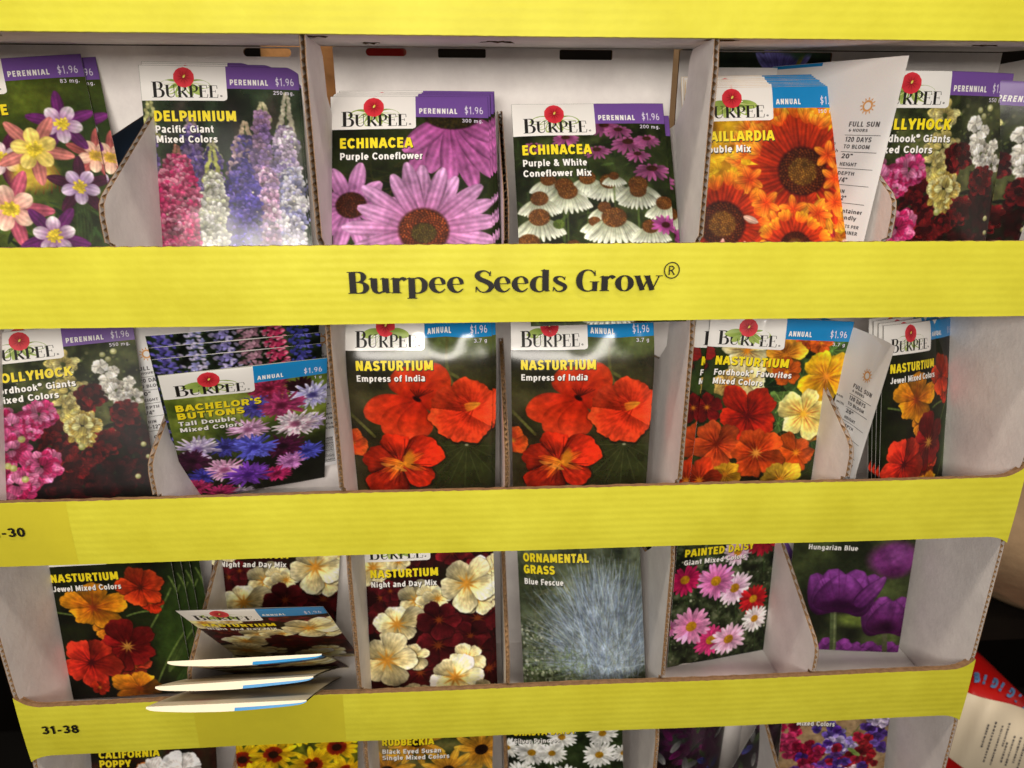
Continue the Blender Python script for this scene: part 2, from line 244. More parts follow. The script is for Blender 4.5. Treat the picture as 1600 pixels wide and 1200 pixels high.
class Art:
    def __init__(s, seed, T=None):
        s.r = np.random.default_rng(seed); s.a = np.zeros((NH, NW, 3)); s.T = T or (lambda x, y: (x, y)); s.k = 1.; s.gam = 1.16; s.sat = .9
    def mix(s, sl, m, col):
        m = m[..., None]; s.a[sl] = s.a[sl] * (1 - m) + np.asarray(col, float) * m
    def bg(s, cols, fu=4, fv=4, oct=3, contrast=1.6):
        n = vnoise(s.r, fu, fv, oct, .6); n = np.clip((n - .5) * contrast + .5, 0, 1) * (len(cols) - 1)
        i = np.minimum(n.astype(int), len(cols) - 2); f = (n - i)[..., None]; c = np.array(cols, float)
        s.a[:] = c[i] * (1 - f) + c[i + 1] * f
    def fade(s, v0, v1, col, amt=1., axis=1):
        g = _GV if axis else _GU
        m = np.clip((g - v0) / (v1 - v0), 0, 1) * amt
        s.mix(slice(None), m, col)
    def box(s, u, v, r):
        x0 = max(0, int((u - r) * NW)); x1 = min(NW, int((u + r) * NW) + 2)
        y0 = max(0, int((v - r) / VMAX * NH)); y1 = min(NH, int((v + r) / VMAX * NH) + 2)
        if x1 <= x0 or y1 <= y0: return None
        sl = (slice(y0, y1), slice(x0, x1)); return sl, _GU[sl] - u, _GV[sl] - v
    def blob(s, x, y, rx, ry, col, ang=0, soft=.3, al=1.):
        u, v = s.T(x, y); rx *= s.k; ry *= s.k
        b = s.box(u, v, max(rx, ry) * (1 + soft) + .005)
        if not b: return
        sl, dx, dy = b; c, n = math.cos(ang), math.sin(ang)
        p = (dx * c + dy * n) / rx; q = (-dx * n + dy * c) / ry
        d = np.sqrt(p * p + q * q)
        s.mix(sl, np.clip((1 + soft / 2 - d) / max(soft, .004 / max(rx, 1e-3)), 0, 1) * al, col)
    def petal(s, x, y, ang, L, Wd, c0, c1, sh=1., vein=.12, edge=.0, al=1., t0=0., uv=False):
        u, v = (x, y) if uv else s.T(x, y)
        if not uv: L *= s.k; Wd *= s.k
        b = s.box(u + math.cos(ang) * L / 2, v + math.sin(ang) * L / 2, L / 2 + Wd)
        if not b: return
        sl, dx, dy = b; dx = dx + math.cos(ang) * L / 2; dy = dy + math.sin(ang) * L / 2
        c, n = math.cos(ang), math.sin(ang)
        t = (dx * c + dy * n) / L; q = (-dx * n + dy * c)
        tt = np.clip(t, 0, 1)
        w = Wd * .5 * np.power(np.sin(np.pi * np.power(tt, sh) * .97 + .03), .6)
        aa = 1.1 / NW
        m = np.clip((w - np.abs(q)) / aa + .5, 0, 1) * np.clip((t - t0) * L / aa + .5, 0, 1) * np.clip((1 - t) * L / aa + .5, 0, 1) * al
        if m.max() <= 0: return
        f = tt[..., None]; col = np.asarray(c0, float) * (1 - f) + np.asarray(c1, float) * f
        ph = s.r.random() * 6
        sc = 1 + vein * np.sin(q / max(Wd, 1e-4) * 22 + ph) * .7 + vein * .5 * np.sin(q / max(Wd, 1e-4) * 9 + ph)
        if edge: sc = sc - edge * np.clip((np.abs(q) / (w + 1e-5) - .6) / .4, 0, 1)
        s.mix(sl, m, np.clip(col * sc[..., None], 0, 255))
    def line(s, pts, w, col, al=1.):
        P = [s.T(*p) for p in pts]
        if len(P) == 3:
            a, b, c = P; P = [((1 - t) ** 2 * a[0] + 2 * t * (1 - t) * b[0] + t * t * c[0], (1 - t) ** 2 * a[1] + 2 * t * (1 - t) * b[1] + t * t * c[1]) for t in np.linspace(0, 1, 8)]
        w = w * s.k
        for (x0, y0), (x1, y1) in zip(P[:-1], P[1:]):
            L = math.hypot(x1 - x0, y1 - y0) + 1e-9
            b = s.box((x0 + x1) / 2, (y0 + y1) / 2, L / 2 + w)
            if not b: continue
            sl, dx, dy = b; dx = dx + (x0 + x1) / 2 - x0; dy = dy + (y0 + y1) / 2 - y0
            t = np.clip((dx * (x1 - x0) + dy * (y1 - y0)) / L / L, 0, 1)
            d = np.hypot(dx - t * (x1 - x0), dy - t * (y1 - y0))
            s.mix(sl, np.clip((w / 2 - d) * NW + .5, 0, 1) * al * min(1, w * NW), col)
    def daisy(s, x, y, R, n, c0, c1, disc, dr=.28, sq=1., rot=0, wd=.34, disc2=None, sh=1.3, droop=0, jit=.1, dsq=None):
        r = s.r; u, v = s.T(x, y); Rk = R * s.k
        order = list(range(n)); r.shuffle(order)
        for i in order:
            a = rot + 2 * math.pi * (i + r.normal() * jit * 1.5) / n
            dx, dy = math.cos(a), math.sin(a) * sq + droop
            L = Rk * math.hypot(dx, dy) * (1 + r.normal() * jit * .5); aa = math.atan2(dy, dx)
            k = 1 + r.normal() * .09
            s.petal(u, v, aa, L, Rk * wd * (.75 + .25 * sq), np.array(c0) * k, np.array(c1) * k, sh, .1, .12, uv=True)
        s.cone(x, y, R * dr, R * dr * (dsq or sq), disc, disc2 or tuple(np.array(disc) * .6))
    def cone(s, x, y, rx, ry, light, dark, n=None):
        r = s.r; s.blob(x, y, rx, ry, dark, soft=.15)
        n = n or int(min(260, max(12, rx * s.k * NW * 4)))
        u, v = s.T(x, y)
        for i in range(n):
            q = math.sqrt((i + .5) / n) * .93; a = i * 2.39996
            px = u + q * rx * s.k * math.cos(a); py = v + q * ry * s.k * math.sin(a)
            k = .55 + r.random() * .45
            rr = max(.0045, rx * s.k * .9 / math.sqrt(n))
            b = s.box(px, py, rr * 1.5)
            if b:
                sl, dx, dy = b; d = np.hypot(dx, dy)
                s.mix(sl, np.clip((rr - d) * NW * .8, 0, 1) * .85, np.clip(np.array(light) * k, 0, 255))
    def bloom(s, x, y, R, n, col, tip=None, rot=0., sq=1., ang=0., throat=None, thr=.22, streak=None, deep=.25, ruff=.07, shade=.3, sep=.5, ox=0., oy=0.):
        """broad overlapping petals round a throat; outline and veins from noise in the angle"""
        r = s.r; u, v = s.T(x, y); R = R * s.k
        b = s.box(u, v, R * 1.3)
        if not b: return
        sl, dx, dy = b; c, q = math.cos(ang), math.sin(ang)
        p0 = (dx * c + dy * q); q0 = (-dx * q + dy * c) / sq
        th0 = np.arctan2(q0, p0)
        px, py = p0 - ox * R, q0 - oy * R
        th = np.arctan2(py, px); rr0 = np.hypot(p0, q0)
        bd = np.sort((np.arange(n) + r.normal(0, .1, n)) / n)
        w0 = np.mod((th0 - rot) / (2 * math.pi) - bd[0], 1.); bd = np.append(bd - bd[0], 1.)
        pi_ = np.clip(np.searchsorted(bd, w0, 'right') - 1, 0, n - 1); fr = (w0 - bd[pi_]) / (bd[pi_ + 1] - bd[pi_])
        ps = r.normal(0, .09, n); pk = 1 + r.normal(0, .13, n)
        out = (1 - deep) + deep * np.power(np.abs(np.sin(np.pi * fr)), .5) + ps[pi_] * np.sin(np.pi * fr) ** .5
        for k, am in ((n + 2, 1.1), (n * 2 + 1, .8), (n * 4 + 1, .45), (n * 7 + 2, .25)): out = out + ruff * .5 * am * np.sin(th0 * k + r.random() * 6)
        e = R * out
        m = np.clip((e - rr0) * NW / 1.1 + .5, 0, 1)
        t = np.clip(rr0 / e, 0, 1); rr = np.hypot(px, py)
        base = np.asarray(col, float); tp = np.asarray(tip if tip is not None else col, float)
        C = base * (1 - t[..., None] ** 1.5) + tp * t[..., None] ** 1.5
        lum = pk[pi_] * (1 - shade * np.exp(-fr * 9) * sep * 2.2 - shade * .5 * np.exp(-(1 - fr) * 16) * sep) * (1 + .16 * (fr - .4))
        lum = lum * (1 + .045 * np.sin(th * 31 + r.random() * 6 + 3 * np.sin(t * 4)) + .03 * np.sin(th * 57 + 2 * np.sin(t * 9)) + .09 * np.sin(t * 7 + th * 4 + r.random() * 6) * t + .05 * np.sin(t * 15 + th * 7))
        lum = lum * (1 - .25 * shade * (1 - t))
        C = C * lum[..., None]
        if streak is not None:
            st = np.clip(1.25 - t * 1.7, 0, 1) * (np.sin(th * n * 4 + r.random()) > -.1) * np.exp(-np.abs(fr - .5) * 3.0)
            C = C * (1 - st[..., None] * .9) + np.asarray(streak, float) * st[..., None] * .9
        if throat is not None:
            tm = np.clip((thr - rr / R * (1 + .4 * np.sin(th * 9))) / (thr * .6), 0, 1)[..., None]
            C = C * (1 - tm) + np.asarray(throat, float) * tm
        # thin dark rim below, as one petal edge on the next
        m2 = np.clip((e * 1.05 - np.hypot(p0 - .02 * R, q0 - .04 * R)) * NW / 2, 0, 1) * .45
        s.mix(sl, m2, (20, 15, 10)); s.mix(sl, m, np.clip(C, 0, 255))
    def ruffle(s, x, y, R, cols, n=46, sq=1., wd=.42, pl=.42):
        """double flower: rings of small crumpled petals"""
        r = s.r; u, v = s.T(x, y); R = R * s.k * 1.28
        cols = [np.array(c, float) for c in cols]
        for i in range(n):
            q = 1 - i / n; q = q ** .7
            a = r.random() * 2 * math.pi; d = R * q * .62
            c = cols[int(r.integers(len(cols)))] * (.72 + .4 * r.random())
            aa = a + r.normal() * .5
            s.petal(u + d * math.cos(a), v + d * math.sin(a) * sq, aa, R * pl * (.7 + .5 * r.random()), R * wd, c * .72, np.clip(c * 1.12, 0, 255), .8, .15, .15, uv=True)
    def thistle(s, x, y, R, c, c2=None, sq=.85, n=70):
        r = s.r; u, v = s.T(x, y); R = R * s.k * 1.35; c = np.array(c, float); c2 = np.array(c2 if c2 is not None else c * .5, float)
        for i in range(n):
            a = r.random() * 2 * math.pi; q = .25 + .75 * (1 - i / n)
            k = .75 + .5 * r.random()
            dx, dy = math.cos(a), math.sin(a) * sq
            s.petal(u, v, math.atan2(dy, dx), R * q * math.hypot(dx, dy), R * .12, c2 * k, np.clip(c * k, 0, 255), 1.6, .1, 0, uv=True)
        s.blob(x, y, R / s.k * .2, R / s.k * .17, c2 * .8, soft=.8, al=.8)
    def leaves(s, n, cols, L=(.05, .12), reg=(0, 1, .2, 1.4), wd=.3, al=.9):
        r = s.r
        for i in range(n):
            c = np.array(cols[int(r.integers(len(cols)))], float) * (.7 + .5 * r.random()); l = L[0] + (L[1] - L[0]) * r.random()
            s.petal(reg[0] + (reg[1] - reg[0]) * r.random(), reg[2] + (reg[3] - reg[2]) * r.random(), r.random() * 6.28, l, l * wd, c * .8, c, 1., .1, .1, al=al, uv=True)
    def speck(s, n, cols, reg=(0, 1, .2, 1.4), rad=(.004, .012)):
        r = s.r
        for i in range(n):
            c = np.array(cols[int(r.integers(len(cols)))], float) * (.7 + .5 * r.random()); q = rad[0] + (rad[1] - rad[0]) * r.random()
            T, k = s.T, s.k; s.T = lambda x, y: (x, y); s.k = 1
            s.blob(reg[0] + (reg[1] - reg[0]) * r.random(), reg[2] + (reg[3] - reg[2]) * r.random(), q, q * (.6 + .6 * r.random()), c, r.random() * 3, .6); s.T, s.k = T, k
    def soft(s, n=1):
        for _ in range(n):
            p = np.pad(s.a, ((1, 1), (1, 1), (0, 0)), 'edge')
            s.a = (p[1:-1, 1:-1] * 2 + p[:-2, 1:-1] + p[2:, 1:-1] + p[1:-1, :-2] + p[1:-1, 2:]) / 6
    def done(s, grain=3):
        
        if s.gam > 1:
            s.soft(1); t = 1 + .3 * (vnoise(s.r, 34, 34, 2) - .5) + .34 * (vnoise(s.r, 11, 11, 2) - .5); s.a = s.a * t[..., None]
        s.a = np.clip(s.a, 0, 255); g_ = s.a.mean(-1, keepdims=True); s.a = np.clip(s.a * s.sat + g_ * (1 - s.sat), 0, 255); s.a = 250 * (s.a / 255) ** s.gam; s.a = np.clip(s.a + s.r.normal(0, grain, s.a.shape), 0, 255); return s.a

def aff(x0, sx, y0, sy, shx=0., shy=0.):
    return lambda x, y: ((x - x0 - shx * (y - y0)) / sx, (y - y0 - shy * (x - x0)) / sy)

def art_columbine():
    A = Art(1, lambda x, y: ((x - .14 * (y - 80) + 487) / 1002, (y - 75) / 986)); A.k = 1 / 1002
    A.bg([(38, 48, 16), (60, 76, 24), (84, 100, 34), (120, 140, 50)], 3, 3, 2)
    A.blob(330, 330, 260, 120, (140, 150, 40), soft=1.6, al=.5); A.blob(520, 560, 160, 260, (44, 66, 18), soft=1., al=.6)
    A.leaves(90, [(60, 90, 40), (90, 120, 60), (40, 60, 24)], (.06, .16), (0, 1, .9, 1.4), .2)
    def col(x, y, R, outer, inner, core, rot=0, sq=.9, nb=34):
        for i in range(5): A.petal(x, y, rot + i * 1.2566 - math.pi / 2, R * 1.55, R * .55, np.array(outer) * .75, outer, 1.1, .12, .15)
        for i in range(5): A.petal(x, y, rot + .63 + i * 1.2566 - math.pi / 2, R * .92, R * .62, np.array(inner[0]), inner[1], 1.4, .08, .12)
        for i in range(nb):
            a = A.r.random() * 6.28; d = R * .32 * math.sqrt(A.r.random())
            A.petal(x, y, a, d + R * .08, R * .09, np.array(core) * .75, core, 1.5)
            A.blob(x + d * math.cos(a), y + d * math.sin(a), R * .05, R * .05, np.array(core) * (.9 + .25 * A.r.random()))
    Y = (240, 214, 60)
    for i in range(9): A.line([(220, 660), (230 + i * 18, 800), (180 + i * 24, 900 + 30 * (i % 2))], 7, (110, 52, 20))
    for i in range(5): A.line([(470, 900), (430 + 25 * i, 1050), (440 + 20 * i, 1250)], 11, (60, 78, 36))
    col(-330, 560, 150, (150, 60, 110), ((230, 170, 190), (240, 225, 215)), Y, .3)
    col(-150, 850, 160, (190, 90, 110), ((220, 150, 150), (250, 225, 190)), Y, .9)
    col(30, 690, 120, (110, 34, 82), ((215, 170, 190), (238, 226, 220)), Y, .5)
    A.blob(200, 800, 130, 110, (222, 190, 70), soft=.6, al=.85)
    col(570, 720, 118, (196, 100, 96), ((226, 160, 140), (248, 218, 190)), (220, 180, 60), .2)
    col(380, 505, 135, (120, 44, 120), ((150, 90, 150), (236, 228, 232)), Y, 0)
    col(215, 650, 150, (226, 140, 130), ((244, 214, 90), (248, 226, 130)), Y, .6)
    col(470, 905, 128, (84, 30, 62), ((150, 110, 170), (222, 206, 226)), Y, .1)
    col(55, 1000, 165, (206, 100, 124), ((226, 150, 140), (250, 220, 196)), Y, .5)
    col(300, 1200, 140, (120, 44, 120), ((150, 90, 150), (236, 228, 232)), Y, .7)
    A.speck(0, [Y]); return A.done()

def art_delphinium():
    A = Art(2, lambda x, y: ((x - 640 - .085 * (y - 312)) / 817, (y - 312) / 803)); A.k = 1 / 817; r = A.r
    A.bg([(22, 32, 22), (38, 54, 36), (60, 76, 52), (92, 92, 78)], 5, 3, 2)
    for x in (840, 1010, 1160, 1300, 1400): A.blob(x, 560 + 60 * (x % 3), 26, 150, (70, 96, 66) if x % 20 else (84, 66, 66), r.normal() * .2, 1.5, .6)
    def spike(x0, x1, yt, yb, cols, bud=(200, 196, 150), nb=26, budtop=None, dens=1.):
        cx = (x0 + x1) / 2; w = (x1 - x0) / 2
        if budtop is not None:
            A.line([(cx + 4, budtop), (cx, yt + 60)], 4, (100, 120, 60))
            for i in range(nb):
                t = i / nb; y = budtop + (yt + 40 - budtop) * t; d = (8 + 34 * t) * (1 if i % 2 else -1) * (.5 + .6 * r.random())
                A.blob(cx + d, y, 9 + 6 * t, 7 + 9 * t, np.array(bud) * (.75 + .35 * r.random()), r.random() * 3, .5)
        nn = int((yb - yt) * w / 330 * dens)
        for i in range(nn):
            t = (i + .5) / nn; y = yt + (yb - yt) * t; k = min(1, .35 + t * 3)
            c = np.array(cols[int(r.integers(len(cols)))], float); xx = cx + w * k * (r.random() * 2 - 1) * .9; ro = r.random() * 3; g = .7 + .5 * r.random()
            if r.random() < .25: A.blob(xx + r.normal() * 12, y + r.normal() * 12, 13, 11, (40, 54, 36), soft=.6, al=.8)
            for j in range(5): A.petal(xx, y, ro + j * 1.2566, 30 + 12 * r.random(), 27, np.clip(c * .55 * g, 0, 255), np.clip(c * g * (.9 + .3 * r.random()), 0, 255), 1.2, .12, .2)
            if r.random() < .7: A.blob(xx, y, 6, 6, (236, 226, 196) if r.random() < .6 else c * .4, soft=.5)
    spike(850, 960, 640, 1500, [(120, 100, 160), (150, 130, 170), (96, 80, 150)], (170, 150, 150), 22, 560)
    spike(960, 1070, 760, 1200, [(100, 84, 160), (140, 120, 170)], budtop=700)
    spike(1110, 1250, 690, 1250, [(110, 90, 150), (176, 150, 160), (70, 60, 150)], (200, 180, 150), 34, 600)
    spike(1230, 1310, 560, 1250, [(176, 140, 176), (150, 120, 180)], (206, 200, 160), 30, 500)
    spike(1320, 1470, 640, 1250, [(200, 180, 210), (170, 150, 210), (228, 220, 232)], (206, 200, 176), 46, 450)
    spike(1360, 1500, 860, 1500, [(220, 216, 240), (240, 238, 244), (170, 170, 226)], dens=1.2)
    spike(1240, 1360, 860, 1500, [(206, 160, 196), (224, 190, 216), (180, 150, 200)], dens=1.2)
    spike(1080, 1260, 840, 1500, [(84, 70, 170), (104, 88, 190), (60, 50, 140), (130, 110, 200)], dens=1.5)
    spike(940, 1090, 880, 1500, [(224, 224, 206), (240, 240, 226), (200, 204, 170)], (196, 200, 110), 26, 730, dens=1.1)
    spike(660, 730, 640, 1500, [(130, 110, 170), (170, 150, 190), (200, 190, 210)], (190, 190, 130), 26, 480)
    spike(720, 940, 790, 1500, [(214, 84, 130), (226, 110, 150), (196, 50, 110), (236, 150, 176)], (190, 130, 110), 14, 720, dens=1.5)
    return A.done()

def art_coneflower():
    A = Art(3, lambda x, y: ((x - 33) / 690, (y - 438) / 590)); A.k = 1 / 690
    A.bg([(22, 26, 10), (34, 40, 16), (50, 60, 24), (38, 44, 30)], 3, 4, 2)
    for i in range(26): A.line([(A.r.random() * 700, 560 + A.r.random() * 500), (A.r.random() * 700, 800), (A.r.random() * 740, 560 + A.r.random() * 600)], 8, (50 + A.r.random() * 30, 66, 26), .5)
    P0, P1 = (150, 64, 128), (196, 112, 176)
    for a, L in ((2.2, 300), (1.95, 260), (1.62, 290), (1.3, 330), (1.02, 300), (.75, 280), (2.5, 250), (.45, 220)): A.petal(560, 520, a, L * 1.08, 98, P0, P1, 1.2, .12, .2)
    A.cone(560, 520, 120, 60, (76, 66, 26), (30, 20, 10))
    for a, L in ((-2.0, 170), (-1.35, 180), (-2.7, 150), (2.9, 160), (2.4, 170), (1.9, 180), (1.3, 170), (-.7, 150), (-.05, 250), (.4, 180)): A.petal(118, 872, a, L * 1.15, 72, (150, 84, 140), (222, 160, 212), 1.3, .12, .18)
    A.cone(118, 862, 66, 58, (120, 58, 26), (52, 20, 10))
    P0, P1 = (146, 78, 126), (222, 168, 216)
    n = 21
    for i in list(range(0, n, 2)) + list(range(1, n, 2)):
        a = -math.pi / 2 + i * 2 * math.pi / n + A.r.normal() * .05; L = 345 * (.9 + .15 * A.r.random()) * (1 - .12 * abs(math.sin(a)))
        A.petal(425, 962, a, L, 76, P0, np.array(P1) * (.93 + .1 * A.r.random()), 1.5, .13, .16)
    A.cone(425, 962, 108, 98, (186, 92, 40), (66, 24, 8), 240)
    A.cone(425, 972, 56, 46, (120, 110, 40), (60, 40, 14), 90)
    return A.done()

def art_coneflower_mix():
    A = Art(4, lambda x, y: ((x - 805 - .085 * (y - 470)) / 640, (y - 470) / 480)); A.k = 1 / 640
    A.bg([(20, 24, 10), (36, 44, 18), (56, 68, 30), (80, 92, 48)], 8, 8, 3)
    A.leaves(160, [(50, 70, 26), (74, 96, 44), (32, 40, 18)], (.03, .1), (0, 1, .2, 1.4), .22, .8)
    for x, y, R in ((1190, 545, 70), (1290, 600, 80), (1160, 625, 60), (1030, 585, 60), (1390, 688, 80), (1250, 560, 60), (1370, 590, 60), (900, 610, 50), (1330, 640, 55)):
        A.daisy(x, y, R, 14, (120, 50, 90), (176, 96, 150), (96, 50, 30), .3, .5, wd=.26, droop=.25)
    for x, y, R in ((960, 725, 46), (1120, 722, 50), (1025, 745, 55), (1210, 735, 55), (1330, 745, 58), (1330, 765, 50), (1440, 805, 50), (1230, 715, 30), (1040, 765, 58), (925, 785, 52), (1190, 815, 40), (1150, 860, 36), (925, 845, 62), (1065, 935, 42), (1230, 852, 74), (885, 925, 66), (1380, 880, 50), (1000, 1060, 60), (1180, 1080, 66), (1340, 1050, 60)):
        R *= 1.06
        for i in range(16):
            a = math.pi * (i + .5) / 16; A.petal(x + R * .55 * math.cos(a), y, math.atan2(.95, math.cos(a) * 1.05) , R * 1.45, R * .36, (150, 156, 126), (232, 236, 222), 1.2, .1, .25)
        A.line([(x, y + R), (x + 5, y + 3 * R)], 8, (90, 110, 50), .6)
        A.cone(x, y - R * .1, R * .66, R * .54, (176, 120, 56), (92, 50, 16))
    for x, y, R in ((1445, 870, 60), (1390, 1000, 60)): A.daisy(x, y, R, 14, (120, 40, 100), (196, 96, 170), (110, 40, 40), .3, .7, wd=.28)
    A.cone(1005, 862, 24, 20, (150, 170, 70), (70, 90, 30)); A.cone(1030, 965, 26, 20, (150, 170, 70), (70, 90, 30))
    return A.done()

def art_gaillardia():
    A = Art(5, lambda x, y: ((x - 96) / 685, (y - 403) / 655)); A.k = 1 / 685; r = A.r
    A.bg([(150, 96, 8), (206, 150, 16), (232, 184, 24), (240, 200, 50)], 6, 6, 3)
    for i in range(60): A.petal(100 + r.random() * 250, 560 + r.random() * 350, r.random() * 6.28, 60, 30, (200, 150, 10), (246, 206, 40), 1., .1, .1)
    def fl(x, y, Rd, R, n):
        for i in range(n * 2):
            a = r.random() * 6.28; A.petal(x, y, a, R * (.8 + .3 * r.random()), 34, (96, 16, 6), (206, 60, 14), 1.7, .15, .2, t0=.3)
        for i in range(n):
            a = i * 2 * math.pi / n + r.normal() * .07; L = R * (.95 + .15 * r.random())
            A.petal(x, y, a, L, 64, (120, 18, 6), (214, 66, 16), 2.1, .18, .1, t0=.3)
            ex, ey = x + L * .72 * math.cos(a), y + L * .72 * math.sin(a)
            for d in (-.45, 0, .45): A.petal(ex, ey, a + d, R * .34, 34, (222, 84, 18), (244, 160 + r.random() * 30, 30), .9, .1, .1)
        A.cone(x, y, Rd, Rd, (150, 74, 20), (54, 12, 6), 230); A.cone(x, y, Rd * .62, Rd * .6, (196, 150, 50), (96, 50, 16), 120)
    fl(585, 770, 108, 290, 22); fl(225, 985, 100, 210, 18)
    for i in range(46):
        a = -math.pi * .95 + r.random() * math.pi * 1.5; d = r.uniform(190, 310); x, y = 585 + d * math.cos(a), 770 + d * math.sin(a)
        for q in (-.5, 0, .5): A.petal(x, y, a + q, r.uniform(45, 80), 34, (216, 84, 20), (246, 176 + r.random() * 30, 50), 1., .12, .2)
    for i in range(120):
        x, y = 380 + r.random() * 420, 900 + r.random() * 420; 
        c = [(232, 120, 20), (214, 60, 20), (240, 160, 40), (230, 190, 170), (180, 40, 50)][int(r.integers(5 if y > 960 else 3))]
        A.petal(x, y, r.random() * 6.28, 70, 32, np.array(c) * .8, c, 1., .15, .2)
    for x, y in ((420, 900), (540, 930), (650, 950), (730, 900), (350, 800), (470, 990), (700, 700), (730, 800)):
        a0 = r.random() * 6
        for d in range(5): A.petal(x, y, a0 + d * 1.25, 66, 36, (206, 60, 14), (246, 160, 40), 1., .12, .15)
    fl(545, 1090, 70, 150, 14)
    for i in range(150):
        x, y = r.choice([250, 390, 720, 180]) + r.normal() * 60, 1080 + r.random() * 200
        A.petal(x, y, r.random() * 6.28, 44, 20, (190, 40, 60), (236, 206, 190), 1., .1, .1)
    return A.done()

def art_hollyhock():
    A = Art(6, lambda x, y: ((x - 285 - .11 * (y - 237)) / 722 + .536, .224 + ((y - 237) + .19 * (x - 285)) / 680)); A.k = 1 / 722; r = A.r
    A.bg([(24, 28, 12), (46, 54, 24), (74, 82, 42), (104, 108, 62)], 9, 9, 3)
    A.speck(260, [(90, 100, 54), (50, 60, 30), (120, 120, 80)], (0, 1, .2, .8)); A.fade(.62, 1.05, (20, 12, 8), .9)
    A.leaves(60, [(40, 50, 26), (30, 36, 20)], (.04, .09), (.5, 1, .7, 1.4))
    MR = [(104, 14, 20), (84, 10, 14), (124, 24, 28), (60, 6, 10)]; YL = [(226, 206, 110), (236, 222, 150), (206, 176, 80)]; WH = [(240, 236, 226), (222, 216, 200)]; PK = [(204, 54, 120), (220, 90, 150), (176, 30, 90), (232, 130, 176)]
    for x, y, R in ((560, 560, 60), (620, 620, 70), (350, 800, 90), (500, 800, 90), (650, 760, 80), (420, 900, 80), (240, 900, 90)): A.ruffle(x, y, R, [(54, 8, 12), (34, 6, 8), (70, 10, 16)], 40)
    for x, y, R in ((455, 210, 14), (505, 190, 16), (480, 230, 14), (660, 480, 14), (630, 640, 14), (650, 700, 12), (600, 800, 14), (495, 590, 18)): A.blob(x, y, R, R, (170, 170, 110)); A.blob(x - 2, y - 3, R * .6, R * .6, (206, 206, 160))
    for x, y, R in ((443, 270, 40), (502, 286, 28), (478, 340, 44), (572, 335, 30)): A.bloom(x, y, R, 5, (226, 222, 206), (246, 244, 236), r.random(), deep=.12, shade=.35)
    for x, y, R in ((500, 392, 62), (585, 412, 50), (525, 420, 40)): A.ruffle(x, y, R, WH, 46)
    for x, y, R in ((270, 270, 66), (305, 395, 70), (290, 478, 60)): A.ruffle(x, y, R, [(206, 190, 110), (220, 208, 140)], 46)
    for x, y, R in ((388, 425, 66), (550, 500, 66), (265, 600, 78), (460, 640, 66), (300, 745, 80), (210, 670, 60), (400, 700, 50)): A.ruffle(x, y, R, MR, 56)
    A.ruffle(372, 625, 40, YL, 30); A.ruffle(358, 562, 78, YL, 66)
    for x, y, R in ((168, 518, 72), (40, 575, 76), (-60, 620, 90), (35, 690, 84), (165, 768, 84), (-60, 760, 90), (130, 600, 44), (-150, 560, 80), (-100, 480, 60), (60, 860, 80)): A.ruffle(x, y, R, PK, 66)
    for x, y in ((350, 665), (85, 640), (45, 780), (95, 830), (20, 770)): A.blob(x, y, 17, 17, (176, 180, 100)); A.blob(x - 3, y - 4, 9, 9, (206, 206, 150))
    return A.done()

def art_cornflower():
    def T(x, y):
        dx, dy = x - 697, y - 315; D = 753 * 469 + 112 * 110
        v = (753 * dy + 110 * dx) / D
        return ((dx * 469 - dy * 112) / D, v if v < .3 else .3 + (v - .3) * 1.38)
    A = Art(7, T); A.k = 1 / 760
    A.bg([(60, 80, 24), (96, 116, 36), (140, 154, 60), (174, 180, 90)], 4, 4, 3); A.fade(.5, 1.0, (22, 26, 10), .95)
    for i in range(14): A.line([(700 + 700 * A.r.random(), 850), (900 + 300 * A.r.random(), 640), (760 + 650 * A.r.random(), 440)], 7, (76, 96, 40), .45)
    L = [(1190, 350, 78, (176, 50, 90), (120, 20, 50)), (1340, 338, 56, (50, 14, 24), (20, 6, 10)), (1140, 425, 70, (96, 90, 190), (60, 50, 140)), (1412, 372, 84, (206, 206, 240), (90, 80, 170)),
         (1265, 415, 88, (170, 60, 110), (110, 24, 60)), (1440, 470, 60, (206, 190, 226), (150, 130, 190)), (1345, 482, 92, (240, 238, 246), (176, 90, 130)), (1430, 592, 74, (90, 96, 216), (50, 50, 150)), (1110, 512, 78, (222, 180, 216), (170, 100, 150)),
         (1000, 585, 70, (70, 70, 170), (40, 36, 110)), (870, 600, 84, (214, 206, 236), (140, 110, 180)), (1300, 572, 88, (90, 24, 66), (44, 8, 30)), (1145, 582, 92, (100, 106, 220), (56, 50, 160)), (845, 650, 76, (76, 22, 60), (40, 8, 30)),
         (1350, 640, 70, (206, 140, 206), (150, 80, 150)), (900, 712, 60, (70, 66, 180), (40, 36, 110)), (1005, 680, 82, (232, 186, 220), (186, 96, 150)), (1285, 695, 66, (206, 50, 120), (140, 20, 70)), (1130, 700, 96, (130, 70, 190), (80, 30, 140)), (870, 762, 60, (206, 60, 120), (140, 20, 70)),
         (1090, 785, 60, (216, 206, 226), (150, 130, 170)), (985, 790, 74, (216, 60, 130), (150, 24, 80))]
    for x, y, R, c, c2 in L: A.thistle(x, y, R * 1.12, c, c2, .95, 130)
    return A.done()

